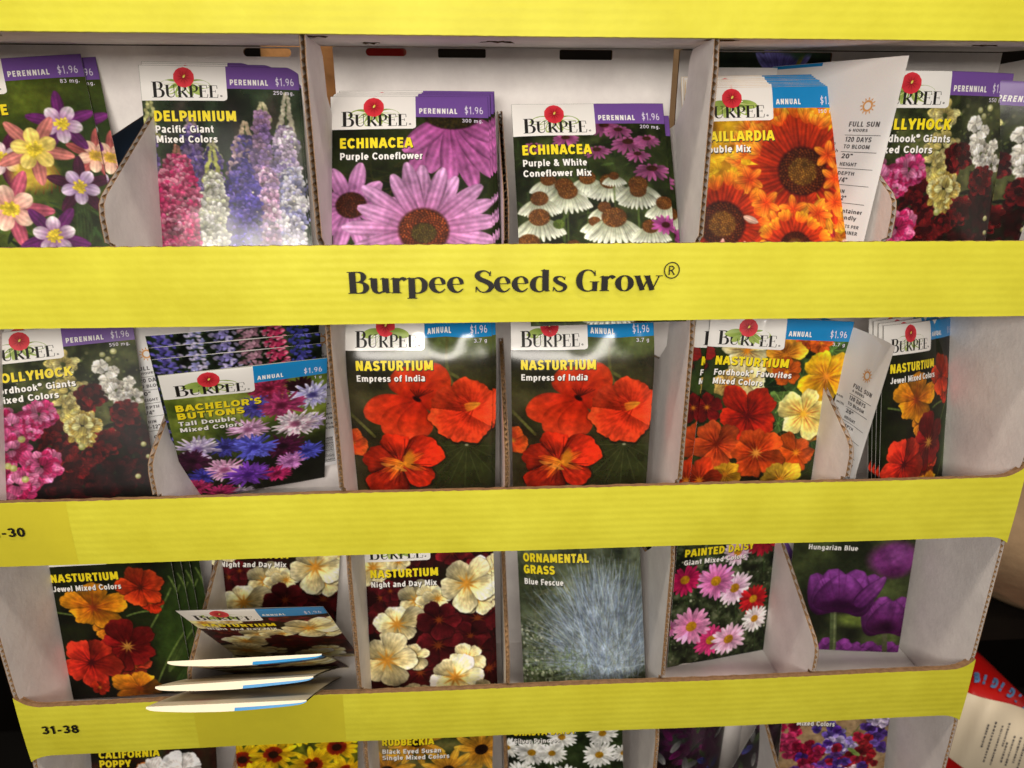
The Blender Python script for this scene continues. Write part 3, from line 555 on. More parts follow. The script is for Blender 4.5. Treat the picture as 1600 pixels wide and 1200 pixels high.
def art_empress():
    A = Art(8, lambda x, y: ((x - 787) / 612, (y - 332) / 552)); A.k = 1 / 612; r = A.r
    A.bg([(36, 34, 18), (56, 54, 28), (76, 72, 40), (92, 88, 54)], 3, 4, 2)
    A.blob(1180, 425, 150, 60, (104, 120, 64), .1, .5, .9); A.blob(1340, 430, 110, 60, (110, 126, 60), -.2, .5, .8); A.blob(1010, 470, 90, 30, (84, 92, 50), 0, .8, .7)
    for p in (((1210, 420), (1190, 520), (1230, 590)), ((790, 700), (840, 750), (890, 800)), ((1120, 480), (1180, 520), (1250, 560)), ((1240, 640), (1200, 720), (1090, 800))): A.line(p, 13, (104, 104, 50), .8)
    A.blob(1275, 960, 190, 150, (48, 56, 24), .2, .12); A.blob(1290, 880, 160, 80, (58, 66, 30), .2, .6, .6)
    for i in range(9):
        a = .1 + i * .38; A.line([(1285, 850), (1285 + 190 * math.cos(a), 850 + 190 * math.sin(a))], 2.4, (96, 106, 62), .7); A.line([(1285 + 90 * math.cos(a), 850 + 90 * math.sin(a)), (1285 + 150 * math.cos(a + .2), 850 + 150 * math.sin(a + .2))], 2, (88, 98, 56), .6)
    A.blob(1285, 850, 8, 6, (190, 190, 150))
    R1, R2 = (206, 50, 22), (222, 70, 30)
    A.bloom(790, 830, 70, 4, (206, 60, 20), (224, 100, 30), throat=(230, 150, 40))
    for a, L, w in ((-.9, 170, 150), (-2.0, 140, 130), (-.1, 150, 150)): A.petal(1070, 650, a, L * 1.12, w * 1.1, (176, 30, 10), (220, 70, 22), 1.5, .07, .12)
    for a, L, w in ((2.9, 215, 130), (2.35, 190, 130), (1.75, 165, 140)): A.petal(1085, 655, a, L * 1.12, w * 1.1, (186, 34, 10), R2, 1.4, .06, .12)
    A.blob(1076, 645, 20, 10, (40, 10, 6), .6, .5)
    for i in range(9): A.line([(1078, 640), (1050 + i * 12, 605 + 3 * (i % 3))], 3, (60, 14, 8), .8)
    A.bloom(1272, 705, 166, 5, R1, R2, .5, .96, ang=.1, deep=.14, ruff=.06, shade=.22, sep=.25, ox=.25, oy=-.05)
    for i in range(12): A.line([(1318, 688), (1290 - 30 + 40 * math.cos(i * .7), 690 + 60 * math.sin(i * .55 + 1))], 3, (110, 20, 8), .6)
    for i in range(5): A.petal(1345, 672, 2.6 + i * .12, 70, 18, (224, 150, 40), (226, 110, 30), 1., .2)
    A.bloom(990, 922, 186, 5, R1, (214, 46, 16), .15, .88, deep=.3, ruff=.05, shade=.35, sep=.9, streak=(70, 12, 8))
    for a in (.35, -.5, 2.75, 2.2, 3.4): A.petal(1005, 925, a, 105, 34, (236, 150, 30), (206, 60, 20), 1., .2)
    A.petal(1020, 960, 3.5, 120, 22, (224, 150, 50), (210, 120, 40)); A.blob(1030, 905, 22, 42, (240, 150, 30), .2, .7)
    for a in (-2.2, -1.3, .3, 2.7, 1.9):
        for d in (-.16, 0, .16): A.line([(1003 + 40 * math.cos(a), 920 + 35 * math.sin(a)), (1003 + 125 * math.cos(a + d), 920 + 105 * math.sin(a + d))], 3.4, (80, 14, 10), .7)
    return A.done()

def nast(A, x, y, R, c, tip=None, throat=(240, 150, 30), streak=(70, 10, 8), sq=1., rot=None, **k):
    A.bloom(x, y, R * 1.17, 5, c, tip, A.r.random() * 2 if rot is None else rot, sq, throat=throat, thr=.2, streak=streak, deep=.3, ruff=.07, **k)

def art_fordhook():
    A = Art(9, lambda x, y: ((x - 502 + .13 * (y - 183)) / 640 + .536, .224 + ((y - 183) - .1 * (x - 502)) / 650)); A.k = 1 / 640
    A.bg([(18, 22, 10), (30, 40, 16), (50, 66, 24), (70, 90, 36)], 5, 5, 2)
    def leaf(x, y, R, c):
        A.bloom(x, y, R, 9, np.array(c) * .8, c, deep=.04, ruff=.02, shade=.1, sep=0)
        for i in range(9): A.line([(x, y), (x + R * .85 * math.cos(i * .7), y + R * .85 * math.sin(i * .7))], 3, np.clip(np.array(c) * 1.6, 0, 255), .7)
    leaf(720, 200, 90, (84, 120, 50)); leaf(420, 360, 80, (40, 66, 26)); leaf(590, 320, 92, (64, 90, 42)); leaf(90, 610, 90, (36, 58, 28)); leaf(640, 640, 80, (60, 92, 40)); leaf(490, 570, 70, (40, 60, 26)); leaf(120, 430, 70, (30, 40, 20))
    leaf(500, 440, 66, (104, 134, 62)); leaf(485, 540, 50, (84, 116, 56))
    nast(A, 600, 140, 46, (220, 90, 20)); nast(A, 670, 160, 50, (226, 100, 20)); nast(A, 100, 190, 80, (120, 16, 16), (150, 30, 24)); nast(A, 160, 450, 60, (130, 18, 18))
    nast(A, 340, 180, 90, (226, 206, 120), (244, 236, 190)); nast(A, 510, 210, 80, (214, 130, 30), (236, 170, 40)); nast(A, 520, 290, 60, (206, 96, 20)); nast(A, 340, 330, 90, (226, 206, 130), (240, 230, 180), streak=None); nast(A, 250, 340, 60, (226, 190, 100))
    nast(A, 700, 325, 104, (232, 160, 10), (246, 196, 24), sq=1.1, streak=(150, 50, 10)); nast(A, 690, 560, 84, (206, 120, 24), (226, 150, 36)); nast(A, 345, 500, 118, (160, 22, 8), (196, 44, 14), (110, 10, 10), shade=.3)
    nast(A, 600, 500, 104, (236, 206, 90), (250, 236, 150), (220, 170, 40), (176, 50, 20), rot=.4); nast(A, 205, 640, 104, (196, 66, 20), (214, 90, 34), (120, 30, 10))
    nast(A, 570, 695, 84, (224, 84, 16), (238, 104, 24), streak=None); nast(A, 385, 690, 116, (206, 62, 16), (226, 90, 26), (206, 140, 50)); nast(A, 240, 800, 70, (226, 170, 30)); nast(A, 120, 830, 90, (206, 60, 20)); nast(A, 500, 840, 90, (236, 190, 50))
    return A.done()

def art_jewel():
    A = Art(10, lambda x, y: ((x - 205 - .2 * (y - 238)) / 605 + .064, .355 + (y - 245) / 488)); A.k = 1 / 605
    A.bg([(16, 18, 10), (24, 28, 14), (36, 44, 18), (30, 34, 18)], 4, 4, 2)
    A.blob(880, 420, 190, 330, (52, 74, 26), .2, .7, .95); A.blob(820, 560, 130, 120, (60, 84, 32), 0, .7, .7)
    for p in (((230, 370), (300, 380), (380, 400)), ((560, 400), (620, 380), (700, 390)), ((660, 470), (720, 380), (760, 300)), ((840, 470), (760, 560), (700, 700)), ((560, 720), (520, 600), (560, 560)), ((750, 250), (800, 320), (820, 420))): A.line(p, 9, (110, 130, 64), .8)
    A.petal(840, 490, 2.1, 240, 40, (44, 60, 22), (84, 104, 50)); A.petal(780, 760, -1.0, 180, 60, (40, 60, 24), (60, 84, 36))
    nast(A, 470, 440, 70, (196, 110, 20), (214, 140, 30)); nast(A, 405, 355, 128, (214, 120, 14), (236, 160, 24), (150, 60, 20), (150, 60, 14), .8, .4)
    nast(A, 670, 350, 52, (200, 50, 16)); nast(A, 622, 285, 98, (196, 50, 18), (222, 76, 26), (90, 30, 16), (120, 20, 10), 1., .2, shade=.4)
    nast(A, 480, 620, 50, (206, 50, 20)); nast(A, 585, 620, 70, (150, 40, 20), (190, 70, 40)); nast(A, 560, 530, 122, (110, 14, 16), (140, 26, 24), (206, 150, 60), (60, 6, 8), .95, .1)
    nast(A, 385, 590, 122, (190, 36, 24), (216, 60, 34), (80, 14, 20), (90, 14, 20), 1., .9); nast(A, 610, 720, 106, (216, 120, 16), (240, 160, 30), (170, 80, 20), None, .8)
    nast(A, 420, 705, 40, (206, 50, 20))
    return A.done()

def art_nightday():
    A = Art(11, lambda x, y: ((x - 100) / 660 + .064, .355 + (y - 245 + .05 * (x - 100)) / 526)); A.k = 1 / 660
    A.bg([(24, 6, 8), (44, 10, 12), (60, 16, 16), (36, 30, 14)], 5, 5, 2)
    C = lambda x, y, R, **k: A.bloom(x, y, R * 1.15, 5, (232, 206, 130), (250, 240, 196), A.r.random() * 1.2, k.pop('sq', .95), throat=(214, 150, 50), thr=.3, deep=.3, ruff=.04, shade=.28, **k)
    M = lambda x, y, R: A.bloom(x, y, R * 1.1, 5, (74, 12, 18), (104, 22, 30), A.r.random() * 1.2, .92, throat=(130, 60, 20), thr=.22, deep=.3, ruff=.05, shade=.5)
    for x, y, R in ((520, 130, 80), (650, 160, 60), (150, 330, 90), (200, 300, 60), (110, 440, 70), (700, 260, 70), (640, 420, 120), (600, 500, 90), (690, 650, 110), (170, 745, 110), (330, 665, 106), (430, 540, 120), (300, 180, 60), (640, 560, 90)): M(x, y, R)
    C(120, 200, 90); C(250, 170, 60); C(330, 340, 92); C(400, 320, 70); C(680, 200, 70); C(440, 330, 60); C(640, 330, 90); C(590, 265, 128); C(225, 445, 112); C(290, 590, 80); M(440, 425, 104); C(160, 610, 140); C(575, 600, 80); C(510, 690, 136); C(290, 790, 100); M(490, 790, 66); C(650, 765, 70)
    return A.done()

def art_grass():
    A = Art(12, lambda x, y: ((x - 800) / 640, .355 + (y - 160) / 590)); A.k = 1 / 640; r = A.r; A.gam = 1.01
    A.bg([(24, 32, 18), (52, 60, 36), (80, 90, 62), (116, 128, 100)], 7, 8, 3); A.fade(.2, .6, (60, 70, 46), .4)
    A.speck(500, [(150, 160, 130), (190, 196, 170), (80, 100, 60), (50, 60, 36)], (0, .45, .85, 1.4), (.006, .016))
    for i in range(120): A.line([(800 + r.random() * 640, 130 + r.random() * 600), (800 + r.random() * 640, 100 + r.random() * 500), (800 + r.random() * 640, 130 + r.random() * 600)], 3, (120 + r.random() * 40, 136, 96), .3)
    for i in range(2300):
        a = -math.pi / 2 + float(np.clip(r.normal() * .55, -1.2, 1.2)) - .05; L = 560 * (.45 + .55 * r.random()) * (1 - .18 * abs(a + math.pi / 2))
        x, y = 1240 + r.normal() * 70, 700 + r.normal() * 22 - abs(r.normal()) * 20
        g = .55 + .5 * r.random(); c = np.array([(160, 182, 214), (188, 206, 232), (112, 132, 160), (140, 150, 130)][int(r.integers(4))]) * g
        ex, ey = x + L * math.cos(a), y + L * math.sin(a); 
        A.line([(x, y), (x + L * .55 * math.cos(a) * .8, y + L * .6 * math.sin(a)), (ex, ey + abs(math.cos(a)) * 90)], 2.8, np.clip(c * (.95 if i < 1500 else 1.12), 0, 240), .5)
    for i in range(420):
        x, y = 1300 + r.normal() * 110, 730 + r.random() * 130; a = r.random() * 3.1
        A.line([(x, y), (x + 60 * math.cos(a), y + 36 * math.sin(a) - 10)], 3, np.array((206, 190, 160)) * (.7 + .4 * r.random()), .7)
    for i in range(200):
        x, y = 840 + r.random() * 300, 600 + r.random() * 250; a = -r.random() * 3.1
        A.line([(x, y), (x + 50 * math.cos(a), y + 60 * math.sin(a))], 3, np.array((110, 130, 80)) * (.6 + .6 * r.random()), .7)
    return A.done()

def art_daisy():
    def T(x, y):
        u = (x - 100 + .09 * (y - 95)) / 450; yt = 95 - 20 * u; yb = 655 - 127 * u
        return u, .24 + 1.16 * (y - yt) / (yb - yt)
    A = Art(13, T); A.k = 1 / 470
    A.bg([(20, 26, 14), (40, 50, 28), (66, 78, 48), (100, 108, 80)], 16, 16, 3, 2.0)
    A.speck(420, [(80, 96, 56), (120, 130, 96), (30, 36, 20), (150, 156, 130)], (0, 1, 0, 1.4), (.004, .014)); A.leaves(200, [(70, 90, 50), (40, 54, 28)], (.03, .08), (0, 1, .1, 1.4), .15)
    L = [(350, 140, 56, (206, 140, 180), (240, 226, 236)), (462, 100, 68, (150, 12, 40), (190, 30, 56)), (130, 250, 62, (160, 10, 70), (206, 34, 100)), (340, 285, 68, (216, 150, 196), (248, 232, 244)), (258, 255, 72, (206, 90, 160), (232, 150, 206)),
         (428, 330, 60, (150, 10, 20), (196, 30, 40)), (437, 408, 54, (220, 200, 206), (250, 246, 246)), (60, 470, 36, (206, 90, 160), (232, 150, 206)), (240, 510, 68, (186, 30, 100), (226, 70, 140)), (155, 455, 76, (216, 110, 170), (240, 170, 210)), (320, 500, 70, (220, 140, 186), (246, 214, 234)), (40, 60, 60, (206, 90, 160), (232, 150, 206)), (220, 30, 60, (160, 10, 60), (206, 34, 90))]
    for x, y, R, a, b in L: A.line([(x, y), (x + 10, y + 130)], 5, (60, 84, 40), .8)
    for x, y, R, a, b in L: A.daisy(x, y, R * 1.15, 19, a, b, (240, 196, 30), .27, .95, A.r.random(), .27, (190, 130, 10))
    return A.done()

def cup(A, x, y, W, H, c, dark, n=5):
    """poppy cup: broad ragged petals rising from the base"""
    r = A.r; c = np.array(c, float); dark = np.array(dark, float)
    for f, L, w in ((-.7, 1.0, .6), (.75, 1.05, .58), (-.25, 1.03, .8), (.35, 1.04, .78), (-.48, .84, .7), (.5, .86, .68), (.03, .9, .9)):
        a = -math.pi / 2 + f * .7
        A.petal(x + f * W * .16, y, a, H * L, W * w, dark * (.85 + .2 * r.random()), c * (.9 + .2 * r.random()), .5, .06, .3)
    for k in range(9):
        f = r.uniform(-.8, .8); a = -math.pi / 2 + f * .7; A.line([(x + f * W * .15, y - H * .1), (x + f * W * .2 + H * .4 * math.cos(a), y + H * .45 * math.sin(a)), (x + f * W * .15 + H * .8 * math.cos(a), y + H * .8 * math.sin(a))], 5, dark * 1.25, .28)

def art_poppy():
    A = Art(14, lambda x, y: (1 - (1170 - x - .17 * (y - 75)) / 582, .42 + (y - 85) / 470)); A.k = 1 / 582
    A.bg([(30, 34, 22), (50, 58, 36), (74, 84, 48), (90, 104, 56)], 3, 3, 2); A.blob(880, 395, 110, 40, (130, 150, 66), 0, 1., .8)
    A.blob(1070, 120, 120, 90, (130, 56, 130), 0, .5); A.blob(1090, 90, 60, 50, (156, 80, 160), 0, 1., .8); A.blob(1060, 175, 60, 30, (96, 30, 90), 0, .8, .7)
    for x, y in ((745, 580), (850, 600), (960, 590), (1060, 590)): cup(A, x, y + 60, 190, 190, (146, 66, 156), (96, 34, 100))
    A.line([(770, 340), (768, 420), (758, 600)], 32, (96, 110, 70)); A.line([(776, 340), (774, 420), (764, 600)], 8, (150, 160, 110), .7); A.line([(1020, 440), (1020, 600)], 26, (96, 100, 70))
    cup(A, 1030, 455, 250, 205, (150, 70, 160), (70, 16, 66)); A.blob(1015, 425, 60, 34, (50, 12, 46), 0, .8, .8)
    cup(A, 795, 362, 300, 235, (152, 72, 166), (74, 20, 74)); A.blob(810, 335, 90, 36, (50, 12, 50), 0, .8, .8)
    A.petal(880, 335, -.95, 210, 90, (90, 30, 96), (160, 80, 170), .6, .1, .35)
    return A.done()

def art_calpoppy():
    A = Art(15); A.bg([(20, 20, 14), (36, 30, 20), (60, 30, 20), (50, 54, 30)], 5, 5, 2); r = A.r
    for i in range(26):
        c = [(232, 226, 220), (206, 60, 30), (226, 130, 40), (230, 170, 180)][i % 4]; nast(A, .1 + .85 * r.random(), .5 + .9 * r.random(), .13, np.array(c) * .85, c, (230, 180, 60), None)
    A.bloom(.72, .49, .17, 4, (206, 200, 196), (240, 236, 232), deep=.1, ruff=.06); return A.done()

def art_coreopsis():
    A = Art(16); A.bg([(50, 60, 10), (90, 100, 20), (130, 130, 30), (60, 70, 20)], 8, 8, 2); r = A.r
    for x, y in ((.1, .2), (.5, .25), (.85, .3), (.05, .5), (.3, .47), (.82, .46), (.62, .62), (.12, .72), (.9, .75), (.4, .85), (.7, .95), (.1, 1.05), (.9, 1.15), (.4, 1.2)):
        A.daisy(x, y, .2, 13, (190, 130, 6), (246, 214, 20), (60, 24, 10), .2, .9, r.random(), .3); 
        for i in range(26): A.petal(x, y, r.random() * 6.28, .085, .04, (90, 14, 6), (170, 50, 10), 1.4, uv=True)
        A.cone(x, y, .04, .036, (90, 50, 20), (40, 16, 8))
    return A.done()

def art_rudbeckia():
    A = Art(17); A.bg([(60, 64, 30), (96, 96, 50), (150, 130, 70), (176, 150, 96)], 5, 5, 2); r = A.r
    for x, y in ((.35, .3), (.9, .42), (.1, .6), (.62, .62), (.3, .85), (.85, .85), (.55, 1.1), (.1, 1.15), (.9, 1.2)):
        A.daisy(x, y, .26, 12, (176, 110, 20), (226, 180, 60), (60, 30, 16), .22, .95, r.random(), .28)
    return A.done()

def art_shasta():
    A = Art(18, lambda x, y: ((x - 760) / 600, .42 + (y - 1048) / 600)); A.k = 1 / 600
    A.bg([(16, 24, 10), (30, 42, 18), (46, 62, 28), (60, 76, 40)], 9, 9, 3); A.leaves(120, [(40, 60, 24), (60, 84, 40)], (.05, .12), (0, 1, .1, 1.4), .25)
    for x, y, R in ((1255, 1010, 84), (1045, 1020, 80), (760, 1080, 70), (885, 1110, 92), (990, 1120, 80), (1235, 1145, 92), (1360, 1150, 60), (820, 1250, 90), (1050, 1280, 90), (1280, 1330, 90), (900, 1420, 90), (1150, 1450, 90), (850, 900, 80), (1150, 870, 80)):
        A.daisy(x, y, R, 21, (200, 200, 190), (248, 248, 244), (232, 190, 30), .24, .95, A.r.random(), .24, (170, 120, 10))
    return A.done()

def art_sweetpea():
    A = Art(19, lambda x, y: ((x - 515 + .13 * (y - 860)) / 530, .46 + (y - 860) / 450)); A.k = 1 / 530; r = A.r
    A.bg([(120, 96, 64), (150, 122, 86), (176, 150, 112), (130, 106, 76)], 3, 10, 3)
    for i in range(12): A.line([(700 + r.random() * 300, 850 + r.random() * 100), (800, 950), (750 + r.random() * 200, 1100)], 6, (96, 120, 60), .8)
    G = [((560, 940), 60, [(170, 20, 70), (130, 14, 50), (196, 50, 100)], 22), ((640, 1000), 50, [(130, 10, 40), (160, 20, 60)], 14), ((780, 960), 80, [(110, 84, 180), (150, 130, 206), (80, 56, 150), (190, 176, 220)], 44), ((960, 890), 60, [(80, 50, 130), (110, 84, 170), (60, 30, 100)], 26), ((900, 1010), 66, [(150, 20, 36), (120, 14, 30), (176, 40, 50)], 26), ((720, 1080), 110, [(110, 60, 150), (176, 30, 80), (80, 40, 140)], 50), ((850, 1150), 130, [(170, 30, 60), (90, 60, 160), (226, 200, 210)], 60), ((980, 830), 40, [(206, 190, 226)], 8), ((600, 1150), 110, [(150, 20, 60), (190, 60, 110)], 40)]
    for (x, y), R, cs, n in G:
        for i in range(n): 
            c = np.array(cs[int(r.integers(len(cs)))], float); A.bloom(x + r.normal() * R * .55, y + r.normal() * R * .7, 24 + 8 * r.random(), 3, c * .8, c * 1.15, r.random() * 6, .8, deep=.3, shade=.4)
    for x, y in ((830, 960), (850, 975)): A.petal(x, y, .4, 50, 20, (120, 150, 70), (160, 190, 100))
    return A.done()

def art_larkspur():
    A = Art(20); A.gam = 1.01; A.bg([(10, 14, 8), (22, 30, 18), (36, 50, 30), (60, 74, 50)], 14, 14, 3, 2.); r = A.r
    A.leaves(260, [(40, 60, 30), (60, 84, 44), (20, 30, 16)], (.03, .09), (0, 1, 0, 1.4), .2)
    for x, cs in ((.92, [(120, 110, 200), (90, 80, 180)]), (.75, [(206, 196, 230), (150, 150, 210)]), (.58, [(130, 120, 190), (170, 160, 200)]), (.42, [(190, 140, 160), (160, 110, 130)]), (.28, [(220, 70, 110), (200, 40, 90), (236, 120, 150)]), (.12, [(70, 70, 180), (96, 96, 206)])):
        for i in range(330):
            c = np.array(cs[int(r.integers(len(cs)))], float) * (.75 + .5 * r.random()); A.petal(x + r.normal() * .035, .3 + r.random() * 1.15, r.random() * 6.28, .035, .02, c * .7, c, 1., .1, .1, uv=True)
    return A.done()

def art_dark():
    A = Art(21); A.bg([(18, 10, 14), (40, 20, 36), (70, 24, 60), (50, 56, 50)], 5, 9, 3, 2.); r = A.r
    for i in range(60): c = np.array([(110, 24, 90), (60, 60, 130), (130, 130, 130), (70, 90, 50)][i % 4]); A.petal(r.random(), .2 + 1.2 * r.random(), r.random() * 6.28, .14, .06, c * .5, c, uv=True)
    return A.done()

def art_iris():
    A = Art(22); A.bg([(16, 26, 16), (26, 40, 24), (36, 52, 32)], 4, 5, 2); r = A.r
    for x, y in ((.62, 1.44), (.5, 1.1), (.3, .8), (.7, .6)):
        for d in range(7): A.petal(x + d * .012, y, -1.57 + (d - 3) * .28, .22, .07, (70, 60, 130), (140, 136, 206), 1., uv=True)
        A.petal(x + .12, y, -1.2, .2, .03, (130, 120, 60), (170, 170, 90), uv=True)
    for i in range(5): A.blob(.7 + i * .04, 1.25, .09, .06, (40, 74, 44), i, .5, .7)
    return A.done()

def art_back():
    A = Art(23); A.gam = 1.; A.bg([(226, 222, 218), (232, 229, 226)], 3, 3, 2); A.fade(.1, .35, (206, 216, 226), .25); A.done(1.5)
    return A.a
ARTS = dict(columbine=art_columbine, delphinium=art_delphinium, coneflower=art_coneflower, conemix=art_coneflower_mix, gaillardia=art_gaillardia, hollyhock=art_hollyhock, cornflower=art_cornflower, empress=art_empress, fordhook=art_fordhook, jewel=art_jewel, nightday=art_nightday, grass=art_grass, daisy=art_daisy, poppy=art_poppy, calpoppy=art_calpoppy, coreopsis=art_coreopsis, rudbeckia=art_rudbeckia, shasta=art_shasta, sweetpea=art_sweetpea, larkspur=art_larkspur, dark=art_dark, iris=art_iris, back=art_back)
# ---------------------------------------------------------------- seed packets
PW = .083
_paint = {}
def painted(k):
    if k not in _paint: _paint[k] = ARTS[k]()
    return _paint[k]
class Surf:
    """the bent, wrinkled front of one packet: (u, v, lift) -> local point; x right, z up, -y towards the buyer"""
    def __init__(s, seed=0, bulge=.0018, wrinkle=.00045, bend=0., curl=0., curl_v=.3, crease=0., lean=0., dent=(), lip=0., hc=0.):
        r = np.random.default_rng(seed + 500); s.bend, s.curl, s.cv, s.lean, s.lip, s.hc = bend, curl, curl_v, lean, lip, hc
        u, v = _GU, _GV
        prof = np.clip(np.sin(np.pi * u), 0, 1) ** (.3 if lip else .55) * (np.clip(np.sin(np.pi * np.clip(v / VMAX, 0, 1)), 0, 1) ** .4 if not lip else np.clip(np.cos(np.pi / 2 * v / VMAX), 0, 1) ** .5)
        h = bulge * prof
        h = h + wrinkle * ((vnoise(r, 3, 3, 2) - .5) * 2 + (vnoise(r, 9, 5, 1) - .5) * .5) * np.clip(np.sin(np.pi * u) * 2.2, 0, 1)
        for i in range(int(crease)):
            cu, cv_, a = r.random(), r.random() * VMAX, r.random() * 3.14; d = (u - cu) * math.cos(a) + (v - cv_) * math.sin(a); q = -(u - cu) * math.sin(a) + (v - cv_) * math.cos(a)
            h = h + .0007 * np.exp(-np.abs(d) / .05) * np.exp(-(q / .35) ** 2) * (1 if i % 2 else -1)
        for cu, cv_, ru, rv, am in dent: h = h + am * np.exp(-((u - cu) / ru) ** 2 - ((v - cv_) / rv) ** 2)
        s.h = h; s.thick = bulge
    def hs(s, u, v):
        x = np.clip(u * NW - .5, 0, NW - 1.001); y = np.clip(v / VMAX * NH - .5, 0, NH - 1.001)
        xi, yi = x.astype(int), y.astype(int); fx, fy = x - xi, y - yi; h = s.h
        return (h[yi, xi] * (1 - fx) + h[yi, xi + 1] * fx) * (1 - fy) + (h[yi + 1, xi] * (1 - fx) + h[yi + 1, xi + 1] * fx) * fy
    def P(s, u, v, lift=0., back=False):
        u = np.asarray(u, float); v = np.asarray(v, float)
        X = (u - .5) * PW; h = (-.35 * s.hs(u, v) - .00012 if back else s.hs(u, v)) + lift
        if s.lip and back: h = h * 0 - .0001
        y = -h
        if abs(s.bend) > 1e-6:                           # rolled round an upright axis
            x = np.sin(X * s.bend) / s.bend; y = y * np.cos(X * s.bend) + (1 - np.cos(X * s.bend)) / s.bend; x = x + h * np.sin(X * s.bend)
        else: x = X
        c = np.clip(s.cv - v, 0, None); y = y + s.curl * c * c * PW + s.hc * (v - .7) ** 2 * PW
        return np.stack([x, y + 0 * x, (VMAX - v) * PW * np.ones_like(x)], -1)
    def pt(s, u, v, lift=0.): return s.P(np.array([u]), np.array([v]), lift)[0]

def pouch(art, sf, parent, gloss, backcol=(226, 222, 216)):
    nu, nv = NW, NH
    u, v = np.meshgrid(np.linspace(0, 1, nu), np.linspace(0, VMAX, nv)); Vf = sf.P(u, v).reshape(-1, 3)
    bu, bv = np.meshgrid(np.linspace(0, 1, 26), np.linspace(0, VMAX, 30)); Vb = sf.P(bu, bv, back=True).reshape(-1, 3)
    i = (np.arange(nv - 1)[:, None] * nu + np.arange(nu - 1)[None]).reshape(-1); Ff = np.stack([i, i + nu, i + nu + 1, i + 1], -1)
    j = (np.arange(29)[:, None] * 26 + np.arange(25)[None]).reshape(-1) + nu * nv; Fb = np.stack([j, j + 1, j + 27, j + 26], -1)
    V = np.concatenate([Vf, Vb]).astype(np.float32); F = np.concatenate([Ff, Fb]).astype(np.int32)
    me = bpy.data.meshes.new('pouch'); me.vertices.add(len(V)); me.vertices.foreach_set('co', V.reshape(-1))
    me.loops.add(len(F) * 4); me.loops.foreach_set('vertex_index', F.reshape(-1)); me.polygons.add(len(F)); me.polygons.foreach_set('loop_start', np.arange(len(F), dtype=np.int32) * 4)
    me.update(calc_edges=True); me.polygons.foreach_set('use_smooth', np.ones(len(F), bool))
    a = me.color_attributes.new('Print', 'BYTE_COLOR', 'POINT')
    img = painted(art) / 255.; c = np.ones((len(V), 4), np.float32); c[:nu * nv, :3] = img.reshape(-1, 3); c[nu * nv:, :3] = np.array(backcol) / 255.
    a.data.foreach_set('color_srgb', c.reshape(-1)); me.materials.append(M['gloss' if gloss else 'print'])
    o = bpy.data.objects.new('pouch', me); COL.objects.link(o); o.parent = parent; return o
def patch(name, sf, u0, u1, v0, v1, lift, m, parent, corner=0., nu=64, nv=30):
    V = []; 
    for j in range(nv + 1):
        v = v0 + (v1 - v0) * (1 - (1 - j / nv) ** 1.0); ue = u1
        d = v - (v1 - corner)
        if corner and d > 0: ue = u1 - corner + math.sqrt(max(0, corner ** 2 - d * d))
        for i in range(nu + 1): V.append(sf.pt(u0 + (ue - u0) * i / nu, v, lift))
    F = [(j * (nu + 1) + i, (j + 1) * (nu + 1) + i, (j + 1) * (nu + 1) + i + 1, j * (nu + 1) + i + 1) for j in range(nv) for i in range(nu)]
    return mesh(name, V, F, m, parent, smooth=True)
def words(name, sf, lines, parent, mats, sw=.2, shadow=None, lift=.00011, track=.03, font=None, slant=0.):
    """lines: (text, u0, u1, v_base, cap)"""
    V, F, FM = [], [], []
    for (t, u0, u1, vb, cap) in lines:
        rs, Wd = strokes(t, font or BOLD, sw, track)
        kx = (u1 - u0) / Wd
        def fn(x, y, h, ou=0, ov=0, lf=lift): return sf.pt(u0 + x * kx + ou + slant * y * cap, vb - y * cap + ov, lf + h)
        if shadow:
            rr = [[(p[0], p[1], p[2] + .045) for p in s] for s in rs]
            ribbons(rr, lambda x, y, h: fn(x, y, h * .5, .0035, .006, lift - .00004), V, F, FM, 1, seg=5, lift=6e-6)
        rs2 = [[(p[0], p[1], p[2]) for p in s] for s in rs]
        ribbons(rs2, fn, V, F, FM, 0, seg=5)
    return mesh(name, V, F, mats, parent, FM)
